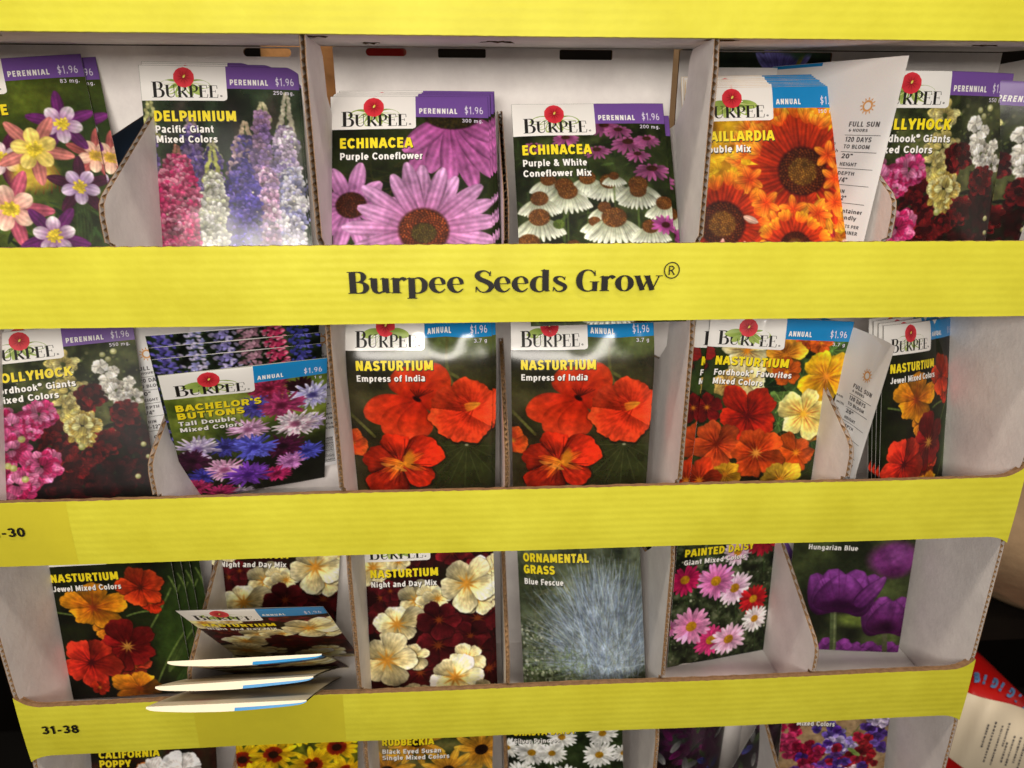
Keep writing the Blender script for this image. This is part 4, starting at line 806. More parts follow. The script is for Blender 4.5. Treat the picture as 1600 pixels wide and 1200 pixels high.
def emblem(sf, parent, cu=.272, cv=.076, R=.066):
    V, F, C = [], [], []; r = random.Random(4); lf = [.00016]
    def fan(cx, cy, a, L, Wd, c0, c1, n=8, shp=1.0):
        b = len(V); lf[0] += 4e-6; V.append(sf.pt(cx, cy, lf[0])); C.append(c0)
        pts = []
        for i in range(n + 1):
            t = i / n; pts.append((L * t, Wd * .5 * math.sin(math.pi * t ** shp) ** .6))
        loop = pts + [(p[0], -p[1]) for p in reversed(pts[:-1])]
        for (x, y) in loop[1:]:
            V.append(sf.pt(cx + x * math.cos(a) - y * math.sin(a), cy + x * math.sin(a) + y * math.cos(a), lf[0])); k = x / L
            C.append(tuple(p + (q - p) * k for p, q in zip(c0, c1)))
        for i in range(1, len(loop) - 1): F.append((b, b + i, b + i + 1))
    for a, L, w_ in ((2.98, .145, .06), (.14, .15, .06), (2.5, .12, .05), (2.05, .1, .044), (1.1, .09, .04), (.68, .12, .05)):
        x0, y0 = cu + .02 * math.cos(a), cv + .03 + .01 * math.sin(a)
        lf[0] = .000075 + 1e-6 * a; fan(x0, y0, a, L, w_, (110, 140, 50), (170, 190, 96)); lf[0] = .00008; fan(x0, y0, a, L * .85, .008, (214, 218, 150), (170, 190, 100))
    lf[0] = .00016
    for i in range(5):
        a = -math.pi / 2 + i * 1.2566; fan(cu, cv, a, R * 1.0, R * 1.25, (170, 22, 34), (222, 52, 66), shp=1.7)
    for i in range(10): fan(cu, cv, i * .628 + .2, R * .6, R * .07, (110, 10, 18), (170, 24, 36))
    fan(cu - .004, cv + .004, -1.0, .024, .012, (236, 226, 120), (226, 200, 60))
    o = mesh('logo_flower', V, F, 'petals', parent)
    a = o.data.color_attributes.new('Print', 'BYTE_COLOR', 'POINT')
    a.data.foreach_set('color_srgb', np.array([(c[0] / 255, c[1] / 255, c[2] / 255, 1) for c in C], np.float32).reshape(-1)); return o
BU, BV, BB = .536, .224, .145
def seed_packet(art, pose, label, kind='perennial', lines=(), variety=(), weight='', group=None, gloss=False, back=False, header=True, **sk):
    x, y, z, yw, ti, ro = pose
    Rm = Matrix.Rotation(math.radians(yw), 4, 'Z') @ Matrix.Rotation(math.radians(ti), 4, 'X') @ Matrix.Rotation(math.radians(ro), 4, 'Y')
    root = empty('seed_packet', (x, y, z), Rm.to_euler())
    tag(root, label, 'seed packet', group)
    sf = Surf(**sk); g = 'g' if gloss else ''
    pouch(art, sf, root, gloss, (238, 226, 204) if sk.get('lip') else (226, 222, 216))
    if back: print_back(sf, root, kind); return root
    band = 'purple' if kind == 'perennial' else 'blue' + g
    lp = patch('logo_panel', sf, 0.0015, BU, .0015, BV, .00007, 'white' + g, root, .022)
    bp = patch('price_band', sf, BU, .9985, .0015, BB, .00005, band, root)
    V, F = [], []
    rs, Wd = strokes('BURPEE', SERIF, .1, -.03, .8); u0, u1, cap, vb = .065, .485, .1, .205
    ribbons(rs, lambda a, b, h: sf.pt(u0 + a * (u1 - u0) / Wd, vb - b * cap, .0001 + h), V, F, smooth=True, seg=8, lift=5e-6)
    rs, Wd = strokes('®', BOLD, .06, 0); ribbons(rs, lambda a, b, h: sf.pt(.49 + a * .04, .222 - b * .034, .0001 + h), V, F)
    mesh('logo_lettering', V, F, 'black', lp); emblem(sf, lp)
    words('band_lettering', sf, [(kind.upper(), BU + .02, BU + (.265 if kind == 'perennial' else .182), .122, .036)], bp, ['wht'], .22, track=.12, lift=.0001)
    words('price_lettering', sf, [('$1.96', .845, .968, .122, .052)], bp, ['lilac'], .12, track=.04, lift=.0001)
    if weight: words('weight_lettering', sf, [(weight, .975 - .021 * len(weight), .965, .18, .026)], root, ['lilac'], .12)
    if lines: words('title_lettering', sf, lines, root, ['title', 'shade'], .23, True)
    if variety: words('variety_lettering', sf, variety, root, ['wht', 'shade'], .19, True)
    if sk.get('lip'):
        V, F, FM = [], [], []
        n = 40
        for i in range(n + 1):
            u = i / n; a = sf.pt(u, .0, .0001); b = sf.P(np.array([u]), np.array([0.]), back=True)[0]
            for k in (0, .42, 1): V.append(tuple(a[q] + (b[q] - a[q]) * k + (.0004 if q == 2 else 0) for q in range(3)))
        for i in range(n):
            for k in (0, 1):
                F.append((3 * i + k, 3 * i + k + 1, 3 * i + k + 4, 3 * i + k + 3)); FM.append(1 if (k == 0 and i / n > BU) else 0)
        mesh('top_flap', V, F, ['cream', 'blue'], root, FM)
    return root
def print_back(sf, root, kind):
    r = random.Random(8); bd = 'purple' if kind == 'perennial' else 'blue'
    patch('price_band', sf, .0015, .42, .0015, .022, .00006, bd, root)
    L = []
    for i, (t, a, b) in enumerate((('ANNUAL', .3, .42), ('Gaillardia', .3, .56), ('Double Mix', .3, .5))): L.append((t, a, b, .3 + i * .055, .026))
    for i, t in enumerate(('Red and gold quilled florets bloom', 'from early summer into fall with', 'light watering. Great for pollinators.')): L.append((t, .07, .66 + .03 * (i % 2), .5 + i * .045, .02))
    for i, t in enumerate(('Sow in average soil in full sun', 'after danger of frost, in frost free', 'areas sow from fall to early spring.', 'Sow in rows 8" apart and', 'cover with a layer of fine soil. Firm', 'lightly and keep evenly moist.', 'Seedlings emerge in 7-14 days.')): L.append((t, .07, .6 + .03 * (i % 3), .68 + i * .043, .019))
    words('instructions', sf, L, root, ['grey'], .15, lift=.0001)
    K = [('FULL SUN', .72, .93, .39, .03), ('(6+ HOURS)'.replace('(', '').replace(')', '').replace('+', ''), .73, .86, .42, .018), ('120 DAYS', .72, .9, .48, .03), ('TO BLOOM', .72, .9, .52, .024), ('20"', .72, .8, .58, .03), ('HEIGHT', .72, .84, .625, .022), ('DEPTH', .72, .84, .68, .022), ('1/4"', .72, .8, .725, .03), ('THIN', .72, .8, .79, .022), ('9-12"', .72, .82, .835, .03), ('Container', .76, .95, .91, .026), ('Friendly', .76, .92, .95, .026), ('PLANTS PER', .78, .95, 1.0, .02), ('12" CONTAINER', .72, .95, 1.04, .022)]
    words('growing_facts', sf, K, root, ['grey'], .2, lift=.0001)
    V, F = [], []
    for v in (.44, .54, .64, .74, .85): ribbons([[(.71, v, .003), (.95, v, .003)]], lambda x, y, h: sf.pt(x, y, .0001), V, F, seg=6)
    for i in range(26):
        v = 1.12 + i * .0095; w_ = .003 + .004 * r.random(); ribbons([[(.64, v, w_), (.82, v, w_)]], lambda x, y, h: sf.pt(x, y, .0001), V, F, seg=4)
    mesh('barcode', V, F, 'black', root)
    words('barcode_number', sf, [('0', .9, .93, 1.12, .03), ('3', .84, .87, 1.3, .03), ('0', .84, .87, 1.26, .03), ('2', .84, .87, 1.22, .03)], root, ['grey'], .15)
    V, F = [], []
    ribbons([[p + (.012,) for p in arc(.82, .27, .028, .028, 0, 360, 14)]], lambda x, y, h: sf.pt(x, y, .0001), V, F)
    for i in range(12):
        a = i * .5236; ribbons([[(.82 + .036 * math.cos(a), .27 + .036 * math.sin(a), .01), (.82 + .05 * math.cos(a), .27 + .05 * math.sin(a), .004)]], lambda x, y, h: sf.pt(x, y, .0001), V, F)
    mesh('sun_symbol', V, F, M['sunink'], root)
def again(src, dx=0, dy=0, dz=0, label='', group=None, dyaw=0, droll=0, dtilt=0):
    """another packet of the same kind: copies of the thing, its parts and their sub-parts"""
    c = src.copy(); COL.objects.link(c); c.location = (src.location.x + dx, src.location.y + dy, src.location.z + dz)
    c.rotation_euler = (src.rotation_euler.x + math.radians(dtilt), src.rotation_euler.y + math.radians(droll), src.rotation_euler.z + math.radians(dyaw))
    c['label'] = label
    if group: c['group'] = group
    for ch in src.children:
        k = ch.copy(); COL.objects.link(k); k.parent = c
        for g in ch.children:
            q = g.copy(); COL.objects.link(q); q.parent = k
    return c
# ---------------------------------------------------------------- the cardboard display stand
M['sunink'] = mat('orange ink', (206, 150, 90), .5, .3)
XL, XR = -.2776, .3137
ZT = [.094, -.0372, -.1709, -.3068, -.4430]            # top edge of each yellow front
ZB = [.0545, -.0763, -.2099, -.3438, -.4810]           # bottom edge
FLZ = [.0560, -.0745, -.2085, -.3425, -.4790]          # tray floors
DX = [(-.1745, False), (-.0749, True), (.0155, False), (.1124, True), (.2093, False)]
TB = .0026                                             # board thickness
DEP = .084
stand = empty('display_stand', (0, 0, -.6)); tag(stand, 'yellow cardboard display stand with tiers of white compartments full of seed packets', 'display stand')
def at_stand(V): return [(v[0], v[1], v[2] + .6) for v in V]
def smesh(name, V, F, mats, fm=None, parent=None, smooth=False): return mesh(name, at_stand(V), F, mats, parent or stand, fm, smooth)
def front_panel(k):
    zt, zb = ZT[k], ZB[k]; r = random.Random(k); fx, ft, fb = .016, .0075, .0045
    # outline: flares into the corners above and below
    xs = [XL + (XR - XL) * i / 260 for i in range(261)]
    def top(x):
        d = min(x - XL, XR - x); e = max(0, 1 - d / fx); return zt + ft * e ** 2.6 + (0 if k == 0 else .00012 * math.sin(x * 900 + k) + .00013 * r.uniform(-1, 1))
    def bot(x):
        d = min(x - XL, XR - x); e = max(0, 1 - d / fx); return zb - fb * e ** 2.6 + .00006 * r.uniform(-1, 1)
    T = [top(x) for x in xs]; B = [bot(x) for x in xs]; n = len(xs); V, F, FM = [], [], []
    def warp(x): return .0007 * math.sin(x * 9 + k) + .0003 * math.sin(x * 31 + 2 * k)
    rows = 8
    for y, mi in ((0, 0), (TB, 2)):
        b = len(V)
        for j in range(rows + 1):
            for x, t, o in zip(xs, T, B): V.append((x, y + warp(x) - .0004 * math.sin(math.pi * j / rows), o + (t - o) * j / rows))
        for j in range(rows):
            for i in range(n - 1): F.append((b + j * n + i, b + j * n + i + 1, b + (j + 1) * n + i + 1, b + (j + 1) * n + i)); FM.append(mi)
    m = (rows + 1) * n
    for i in range(n - 1): F.append((rows * n + i, rows * n + i + 1, m + rows * n + i + 1, m + rows * n + i)); FM.append(1)
    for i in range(n - 1): F.append((i, m + i, m + i + 1, i + 1)); FM.append(0)
    for i in (0, n - 1):
        for j in range(rows): F.append((j * n + i, (j + 1) * n + i, m + (j + 1) * n + i, m + j * n + i)); FM.append(0)
    p = smesh('front_panel', V, F, ['yellow', 'kraft', 'card'], FM); p['label'] = ''; del p['label']
    # inner ply of the folded-over rim: raw brown edge a little lower
    if k:
        V, F = [], []
        for i, x in enumerate(xs[::2]):
            zz = T[2 * i] - .0007 - .0004 * (r.random() if i % 3 else 0)
            V += [(x, TB + .0002 + warp(x), zz), (x, TB + .0022 + warp(x), zz), (x, TB + .0022 + warp(x), zb), (x, TB + .0002 + warp(x), zb)]
        for i in range(len(xs[::2]) - 1):
            a = 4 * i; F += [(a, a + 1, a + 5, a + 4), (a + 1, a + 2, a + 6, a + 5)]
        smesh('rim', V, F, ['kraft', 'card'], [0, 1] * (len(F) // 2), p)
    return p
def panel_text(p, text, font, sw, x0, x1, zb, cap, m='black', smooth=False, track=.03):
    rs, Wd = strokes(text, font, sw, track); V, F = [], []
    if smooth and len(text) > 3: rs = [[(p[0], p[1], p[2] * (1.2 if p[2] > .09 else 1.15)) for p in q] for q in rs]
    ribbons(rs, lambda x, y, h: (x0 + x * (x1 - x0) / Wd, -.00125 - h, zb + y * cap), V, F, smooth=smooth, seg=2, lift=1e-5)
    smesh('lettering', V, F, m, parent=p)
PAN = [front_panel(k) for k in range(5)]
def board_x(name, x, prof, flute_front, parent=None, t=.0026):
    """corrugated board standing in a plane of constant x: two liners and the wavy paper between; prof = [(y, z)...] polygon"""
    V, F, FM = [], [], []
    from mathutils.geometry import tessellate_polygon
    tri = tessellate_polygon([[Vector((p[0], p[1], 0)) for p in prof]]); n = len(prof); lt = .00032
    for xa, xb in ((x - t / 2, x - t / 2 + lt), (x + t / 2 - lt, x + t / 2)):
        b = len(V)
        for xx in (xa, xb): V += [(xx, p[0], p[1]) for p in prof]
        for q in tri: F.append((b + q[0], b + q[1], b + q[2])); FM.append(0); F.append((b + n + q[2], b + n + q[1], b + n + q[0])); FM.append(0)
        for i in range(n): j = (i + 1) % n; F.append((b + i, b + j, b + n + j, b + n + i)); FM.append(1)
    z0, z1 = min(p[1] for p in prof), max(p[1] for p in prof)
    def yrange(z):
        ys = []
        for i in range(n):
            (ya, za), (yb, zb) = prof[i], prof[(i + 1) % n]
            if (za - z) * (zb - z) <= 0 and abs(za - zb) > 1e-9: ys.append(ya + (yb - ya) * (z - za) / (zb - za))
        return (min(ys), max(ys)) if ys else None
    A = t / 2 - lt * 1.2; lam = .0036; steps = int((z1 - z0) / lam * 8); rng = random.Random(int(abs(x) * 1e5)); ph = rng.random() * 6; b = len(V); c = 0
    for i in range(steps + 1):
        z = z0 + 1e-5 + (z1 - z0 - 2e-5) * i / steps; yr = yrange(z)
        if not yr: continue
        s = math.sin(2 * math.pi * z / lam + ph + .8 * math.sin(z * 160)); s = max(-1, min(1, s * 1.25))
        V += [(x + A * s, yr[0] + .0003 + .0003 * rng.random(), z), (x + A * s, max(yr[0] + .0004, yr[1]), z)]; c += 1
    for i in range(c - 1): F.append((b + 2 * i, b + 2 * i + 1, b + 2 * i + 3, b + 2 * i + 2)); FM.append(2)
    return smesh(name, V, F, ['card', 'kraft', 'flute'], FM, parent)
for k in range(1, 5):
    z0, zt, zc = FLZ[k], ZT[k], FLZ[k - 1] - .0012
    for x, full in DX:
        y0 = TB + .0026 + .0003
        if full:
            hz = zt + .058
            prof = [(y0, z0), (y0, zt - .0006), (.0004 + TB * .5, zt + .0004), (.0006, zt + .004)]
            prof = [(y0, z0), (y0, zt + .0005), (.0012, zt + .0035), (.0010, zc - .012), (.0022, zc - .006), (.0028, zc), (.034, zc), (.038, zc - .004), (.041, hz + .012), (.055, hz), (DEP - .003, hz - .004), (DEP - .003, z0)]
        else:
            prof = [(y0, z0), (y0, zt + .0004), (.0012, zt + .002), (.0009, zt + .014), (.0022, zt + .0195), (.006, zt + .0235), (.072, zt + .064), (.076, zt + .066), (DEP - .003, zt + .066), (DEP - .003, z0)]
        board_x('divider', x, prof, True)
    # side walls with their raw corrugated front edge
    for sx, x in ((-1, XL + .0013), (1, XR - .0013)):
        zz = zc + .001
        prof = [(TB + .0003, z0), (TB + .0003, zt - .001), (.0009, zt + .0078), (.0006, zt + .012), (.0006, ZB[k - 1] - .009), (.001, ZB[k - 1] - .0048), (TB + .0003, ZB[k - 1] + .0015), (TB + .0003, zz), (DEP + .004, zz), (DEP + .004, z0)]
        board_x('side_wall', x, prof, True, t=.0027)
    # floor, and for the first tier the underside of the tray above
for k in range(5):
    z = FLZ[k]; y0 = TB + .0002 if k else TB + .0002
    zq = z + (.0075 if k == 0 else 0)
    V = [(XL + .003, y0, z), (XR - .003, y0, z), (XR - .003, DEP, zq), (XL + .003, DEP, zq), (XL + .003, y0, z - .0012), (XR - .003, y0, z - .0012), (XR - .003, DEP, zq - .0012), (XL + .003, DEP, zq - .0012)]
    F = [(0, 1, 2, 3), (7, 6, 5, 4), (0, 4, 5, 1), (2, 6, 7, 3), (1, 5, 6, 2), (0, 3, 7, 4)]
    fl = smesh('tray_floor', V, F, ['card'])
    if k == 0:
        rr = random.Random(3)
        for (cx, cy, L_) in ((-.222, .022, .018), (-.072, .012, .014), (.013, .034, .017), (.118, .012, .016), (.26, .03, .015), (-.052, .05, .01)):
            n = 16; zs = z + .0075 * cy / DEP; Vt = [(cx, cy, zs - .00145)]
            for i in range(n):
                a = 6.283 * i / n; q = .6 + .6 * rr.random(); Vt.append((cx + L_ / 2 * q * math.cos(a), cy + .0022 * q * math.sin(a), zs - .00135 - .0008 * rr.random()))
            smesh('torn_slot', Vt, [(0, i + 1, (i + 1) % n + 1) for i in range(n)], ['tear'], parent=fl)
# back walls: one sheet per tier, cut with slots
def rrect(x0, x1, z0, z1, r=.004):
    o = []
    for cx, cz, a in ((x1 - r, z1 - r, 0), (x0 + r, z1 - r, 90), (x0 + r, z0 + r, 180), (x1 - r, z0 + r, 270)):
        o += [(cx + r * math.cos(math.radians(a + q)), cz + r * math.sin(math.radians(a + q))) for q in (0, 30, 60, 90)]
    return o
def back_sheet(x0, x1, z0, z1, y, holes=(), outer=None):
    return extrude('back_wall', outer or [(x0, z0), (x1, z0), (x1, z1), (x0, z1)], holes, .0015, lambda a, b, t: (a, y + t, b + .6), ['card', 'kraft'], stand)
zc = FLZ[0] + .0058
back_sheet(0, 0, 0, 0, DEP, [rrect(-.126, -.1, .0568, .0612, .002)],
    outer=[(XL + .003, -.074), (-.25, -.074), (-.2105, .012), (-.1800, .0295), (-.150, .0295), (-.150, -.074), (-.0855, -.074), (-.0855, zc), (XL + .003, zc)])
back_sheet(-.0765, .1145, -.074, zc, DEP - .003, [rrect(-.0585, -.036, .0572, .0612, .002), rrect(-.0186, .008, .0566, .0612, .0008), rrect(.0495, .0795, .0560, .0612, .0008)])
back_sheet(XL - .002, XR + .002, FLZ[0] + .0092, .19, DEP + .002)
for x in (XL + .0013, XR - .0013): board_x('side_wall', x, [(TB + .0003, FLZ[0] + .0002), (.0008, ZT[0] + .004), (.0008, .19), (DEP, .19), (DEP, FLZ[0] + .0085)], True, t=.0027)
back_sheet(.119, XR - .003, -.074, zc, DEP, [rrect(.1390, .2085, .0530, .0612, .001)])
for k in range(2, 5): back_sheet(XL + .003, XR - .003, FLZ[k], FLZ[k - 1] - .0014, DEP)
# what the fronts carry
panel_text(PAN[1], 'Burpee Seeds Grow', SERIF, .1, -.0632, .0939, ZB[1] + .0158, .0107, smooth=True, track=-.015)
panel_text(PAN[1], '®', SERIF, .1, .0938, .1028, ZB[1] + .0112, .0188, track=0)
panel_text(PAN[2], '21-30', BOLD, .19, -.2661, -.2447, ZB[2] + .0190, .0056)
panel_text(PAN[3], '31-38', BOLD, .19, -.2655, -.2435, ZB[3] + .0178, .0060)
for (k, x0, x1) in ((2, -.2770, -.2215), (3, -.176, -.086)):  # thin sheets coloured as the shade that falls on the fronts
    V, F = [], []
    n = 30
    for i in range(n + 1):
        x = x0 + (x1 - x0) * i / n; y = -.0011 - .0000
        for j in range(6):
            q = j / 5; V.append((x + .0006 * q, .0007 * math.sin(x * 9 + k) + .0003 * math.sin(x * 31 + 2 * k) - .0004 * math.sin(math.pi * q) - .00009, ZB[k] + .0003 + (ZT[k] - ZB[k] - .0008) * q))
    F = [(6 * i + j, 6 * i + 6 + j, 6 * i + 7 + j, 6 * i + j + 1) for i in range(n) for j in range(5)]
    smesh('painted_shade', V, F, ['painted_shade'], parent=PAN[k])

# ---------------------------------------------------------------- round the stand
def at(px, py, Y):
    d = _f + _r * (px - 800) / 1037.9 - _u * (py - 600) / 1037.9; k = (Y + D) / d[1]
    return np.array([0, -D, 0]) + d * k
bg = mesh('background', [(-3, 1.3, -2), (3, 1.3, -2), (3, 1.3, 2), (-3, 1.3, 2)], [(0, 1, 2, 3)], 'darkback'); tag(bg, None, kind='structure')  # near-black sheet: the store's darkness put into its colour
gr = mesh('floor', [(-3, -3, -1.6), (3, -3, -1.6), (3, 3, -1.6), (-3, 3, -1.6)], [(0, 1, 2, 3)], mat('dull concrete floor', (30, 27, 24), .8, .3, .2, 5)); tag(gr, None, kind='structure')
def bag(name, c, sz, m, seed, power=.5, lump=.06, n=40):
    r = random.Random(seed); ph = [(r.uniform(2, 7), r.uniform(2, 7), r.uniform(2, 7), r.random() * 6) for _ in range(9)]
    V, F = [], []
    for j in range(n + 1):
        t = math.pi * j / n
        for i in range(2 * n):
            a = math.pi * i / n
            s = lambda q: math.copysign(abs(q) ** power, q)
            x, y, z = s(math.sin(t)) * s(math.cos(a)), s(math.sin(t)) * s(math.sin(a)), s(math.cos(t))
            k = 1 + sum(lump / 3 * math.sin(x * p[0] + y * p[1] + z * p[2] + p[3]) for p in ph)
            V.append((x * sz[0] * k, y * sz[1] * k, z * sz[2] * k))
    for j in range(n):
        for i in range(2 * n): F.append((j * 2 * n + i, j * 2 * n + (i + 1) % (2 * n), (j + 1) * 2 * n + (i + 1) % (2 * n), (j + 1) * 2 * n + i))
    o = mesh(name, V, F, m, smooth=True); o.location = c; return o
# brown sack beside the display
p = at(1640, 790, .25); b = bag('paper_sack', (p[0] + .02, .27, -.262), (.15, .12, .165), 'sack', 3, .6, .06)
sh = mesh('metal_shelf', [(x_, y_, z_) for x_ in (.335, 1.1) for y_ in (.185, .5) for z_ in (-.445, -.422)] + [(x_, y_, z_) for x_ in (1.08, 1.1) for y_ in (.45, .5) for z_ in (-1.6, -.445)], [(0, 1, 3, 2), (4, 6, 7, 5), (0, 4, 5, 1), (2, 3, 7, 6), (1, 5, 7, 3), (0, 2, 6, 4), (8, 9, 11, 10), (12, 14, 15, 13), (8, 12, 13, 9), (10, 11, 15, 14)], 'darkback'); tag(sh, 'dark metal shelf under the brown sack, right of the display', 'shelf')
tag(b, 'crumpled brown paper sack standing beyond the right side of the yellow display', 'sack')
b = bag('paper_sack', (-.07, .21, -.705), (.05, .05, .895), 'orange', 5, .5, .03); tag(b, 'orange brown paper sack seen through the gap by the divider left of the coneflower packets', 'sack')
b = bag('paper_sack', (.146, .25, -.73), (.02, .05, .87), 'sack', 6, .5, .03); tag(b, 'brown sack seen in the narrow gap right of the white and purple coneflower packets', 'sack')
b = bag('paper_sack', (-.15, .3, -.70), (.028, .04, .90), 'orange', 9, .5, .03); tag(b, 'orange paper sack seen through the oval slot above the delphinium packets', 'sack')
b = bag('storage_box', (-.245, .165, -.783), (.06, .03, .816), 'navy', 7, .25, .004); tag(b, 'dark blue box seen through the cut corner behind the columbine packets', 'box')
b = bag('red_packet', (-.062, .14, .075), (.02, .01, .045), 'red', 8, .3, .02); tag(b, 'red packet seen through the slot above the purple coneflower packets', 'packet')
# red bag with a white price label
rb = empty('product_bag', (.5, .16, -.52)); tag(rb, 'red plastic bag with pale blue lettering and a white printed label, low at right', 'bag')
def bag_pt(px, py, q=0.): return at(px, py, .10 + .02 * q)
nx, ny = 26, 26; V, F = [], []
def edge_top(px): return 1050 - 4 + 62 * ((px - 1520) / 100.) ** 1.7 if px > 1520 else 1046 + (1520 - px) * .3
for j in range(ny + 1):
    for i in range(nx + 1):
        px = 1470 + 330 * i / nx; t0 = edge_top(px); py = t0 + (1420 - t0) * j / ny
        y = .115 + .028 * abs(2 * i / nx - 1) ** 2 - .018 * math.sin(math.pi * min(1, j / ny * 1.6)) + .0016 * math.sin(i * 1.3 + j * .7) + .03 * math.exp(-j * .9)
        v = at(px, py, y); V.append((v[0] - .5, v[1] - .16, v[2] + .52))
nf = len(V)
for v in V[:nf]: V.append((v[0], max(v[1] + .004, .09 - v[1] * .5), v[2]))
for j in range(ny):
    for i in range(nx): a = j * (nx + 1) + i; F += [(a, a + 1, a + nx + 2, a + nx + 1), (nf + a, nf + a + nx + 1, nf + a + nx + 2, nf + a + 1)]
for i in range(nx): F.append((i, nf + i, nf + i + 1, i + 1))
for j in range(ny): a = j * (nx + 1); F += [(a, a + nx + 1, nf + a + nx + 1, nf + a), (a + nx, nf + a + nx, nf + a + 2 * nx + 1, a + 2 * nx + 1)]
mesh('bag_film', V, F, 'red', rb, smooth=True)
def onbag(px, py, l):
    t0 = edge_top(px); jj = (py - t0) / (1420 - t0) * ny; ii = (px - 1470) / 330 * nx
    y = .115 + .028 * abs(2 * ii / nx - 1) ** 2 - .018 * math.sin(math.pi * min(1, max(0, jj) / ny * 1.6)) + .0016 * math.sin(ii * 1.3 + jj * .7) + .03 * math.exp(-max(0, jj) * .9)
    v = at(px, py, y - l); return (v[0] - .5, v[1] - .16, v[2] + .52)
V, F = [], []                                   # label sheet
n = 24
for j in range(n + 1):
    for i in range(n + 1):
        a, b_ = i / n, j / n
        x = 1490 + 190 * a - 16 * b_ ; y = 1072 + 66 * a + 10 * math.sin(a * 9) * .3 + b_ * (104 + 60 * a); V.append(onbag(x, y, .0022))
F = [(j * (n + 1) + i, j * (n + 1) + i + 1, (j + 1) * (n + 1) + i + 1, (j + 1) * (n + 1) + i) for j in range(n) for i in range(n)]
lab = mesh('label', V, F, 'label', rb, smooth=True)
V, F = [], []; rr = random.Random(2)
for i, (x, y, L_) in enumerate(((1545, 1132, 34), (1557, 1128, 60), (1567, 1134, 60), (1578, 1130, 34), (1586, 1150, 46), (1596, 1152, 40), (1574, 1160, 30), (1606, 1150, 60))):
    q = 0
    while q < L_:
        s_ = rr.uniform(1.5, 4); ribbons([[(x - q * .32, y + q, 2.2 + rr.random()), (x - (q + s_) * .32, y + q + s_, 2.2 + rr.random())]], lambda a, b_, h: onbag(a, b_, .0026), V, F); q += s_ + rr.uniform(.8, 2)
mesh('label_print', V, F, 'grey', lab)
V, F = [], []                                   # pale blue letters round the top of the bag
for i, ch in enumerate('BIDIDIDI'):
    cx = 1522 + i * 12.5; cy = edge_top(cx) + 20; ang = math.atan2(edge_top(cx + 5) - edge_top(cx - 5), 10)
    for s in BOLD[ch][1]:
        s2 = [(cx + (p_[0] * 13 * math.cos(ang) + p_[1] * 15 * math.sin(ang)), cy + (p_[0] * 13 * math.sin(ang) - p_[1] * 15 * math.cos(ang)), 4) for p_ in s]
        ribbons([s2], lambda a, b_, h: onbag(a, b_, .0012), V, F)
mesh('bag_lettering', V, F, 'sky', rb)

# ---------------------------------------------------------------- the packets
def T3(t, u1, v=.355, u0=.064, cap=.066): return (t, u0, u1, v, cap)
def V3(t, u1, v=.432, u0=.066, cap=.046): return (t, u0, u1, v, cap)
NAS = [T3('NASTURTIUM', .593)]
def stack(src, n, step, what, grp, jit=.0006, seed=0):
    """n more packets behind the front one of a stack"""
    r = random.Random(seed); names = ('second', 'third', 'fourth', 'fifth', 'sixth', 'seventh', 'eighth', 'ninth', 'tenth')
    src['group'] = grp
    for i in range(n):
        again(src, step[0] * (i + 1) + r.uniform(-jit, jit), step[1] * (i + 1), step[2] * (i + 1) + r.uniform(-jit, jit) * .3, '%s seed packet, %s from the front of its stack' % (what, names[i]), grp, droll=r.uniform(-.3, .3))
# first tier
p = seed_packet('columbine', (-.2365, .0470, -.0590, 10, -14, -5.5), 'columbine seed packet cut by the left edge, pink, yellow and purple flowers, purple band', lines=[T3('COLUMBINE', .52)], variety=[V3('Mixed Colors', .43, .5)], weight='83 mg.', seed=1)
again(p, .0062, .003, -.001, 'columbine seed packet half hidden behind the front columbine packet', 'columbine seed packets'); p['group'] = 'columbine seed packets'
p = seed_packet('delphinium', (-.1351, .0552, -.0623, 6.7, -12.4, -.2), 'delphinium seed packet with pink, white and blue flower spikes, front of its stack', lines=[T3('DELPHINIUM', .585)], variety=[V3('Pacific Giant', .435, .428), V3('Mixed Colors', .455, .492)], weight='250 mg.', seed=2, gloss=True, bulge=.0016, dent=((.85, 1.1, .3, .35, .0012),))
stack(p, 2, (.0004, .0016, .0011), 'delphinium', 'delphinium seed packets in a stack')
p = seed_packet('coneflower', (-.0314, .0085, -.0720, 1.4, -24, -.3), 'purple coneflower seed packet with large mauve petals, front of its stack', lines=[T3('ECHINACEA', .515, .348, .053)], variety=[V3('Purple Coneflower', .575, .424, .053)], weight='300 mg.', seed=3)
stack(p, 4, (.0009, .0016, .0008), 'purple coneflower', 'purple coneflower seed packets in a stack')
p = seed_packet('conemix', (.0653, .0045, -.0735, 1.6, -26, -.8), 'white coneflower mix seed packet with many orange cones, front of its stack', lines=[T3('ECHINACEA', .5, .352, .05)], variety=[V3('Purple & White', .465, .43, .05), V3('Coneflower Mix', .49, .5, .05)], weight='200 mg.', seed=4, bulge=.0017)
again(p, .0045, .003, -.006, 'white coneflower mix seed packet standing lower and to the right behind the front one', 'white coneflower mix seed packets'); p['group'] = 'white coneflower mix seed packets'
p = seed_packet('gaillardia', (.1583, .0135, -.0704, -2.1, -19, -.9), 'gaillardia seed packet with big orange and red flowers, front of its thick stack', 'annual', lines=[T3('GAILLARDIA', .54)], variety=[V3('Double Mix', .385, .428)], weight='150 mg.', seed=5)
stack(p, 8, (-.0001, .0014, .00085), 'gaillardia', 'gaillardia seed packets in a thick stack', .0005, 5)
p = seed_packet('back', (.1850, .0530, -.0640, -65, -3, 3), 'seed packet turned round to show its white printed back, leaning beside the gaillardia stack', 'annual', seed=6, back=True, bulge=.002)
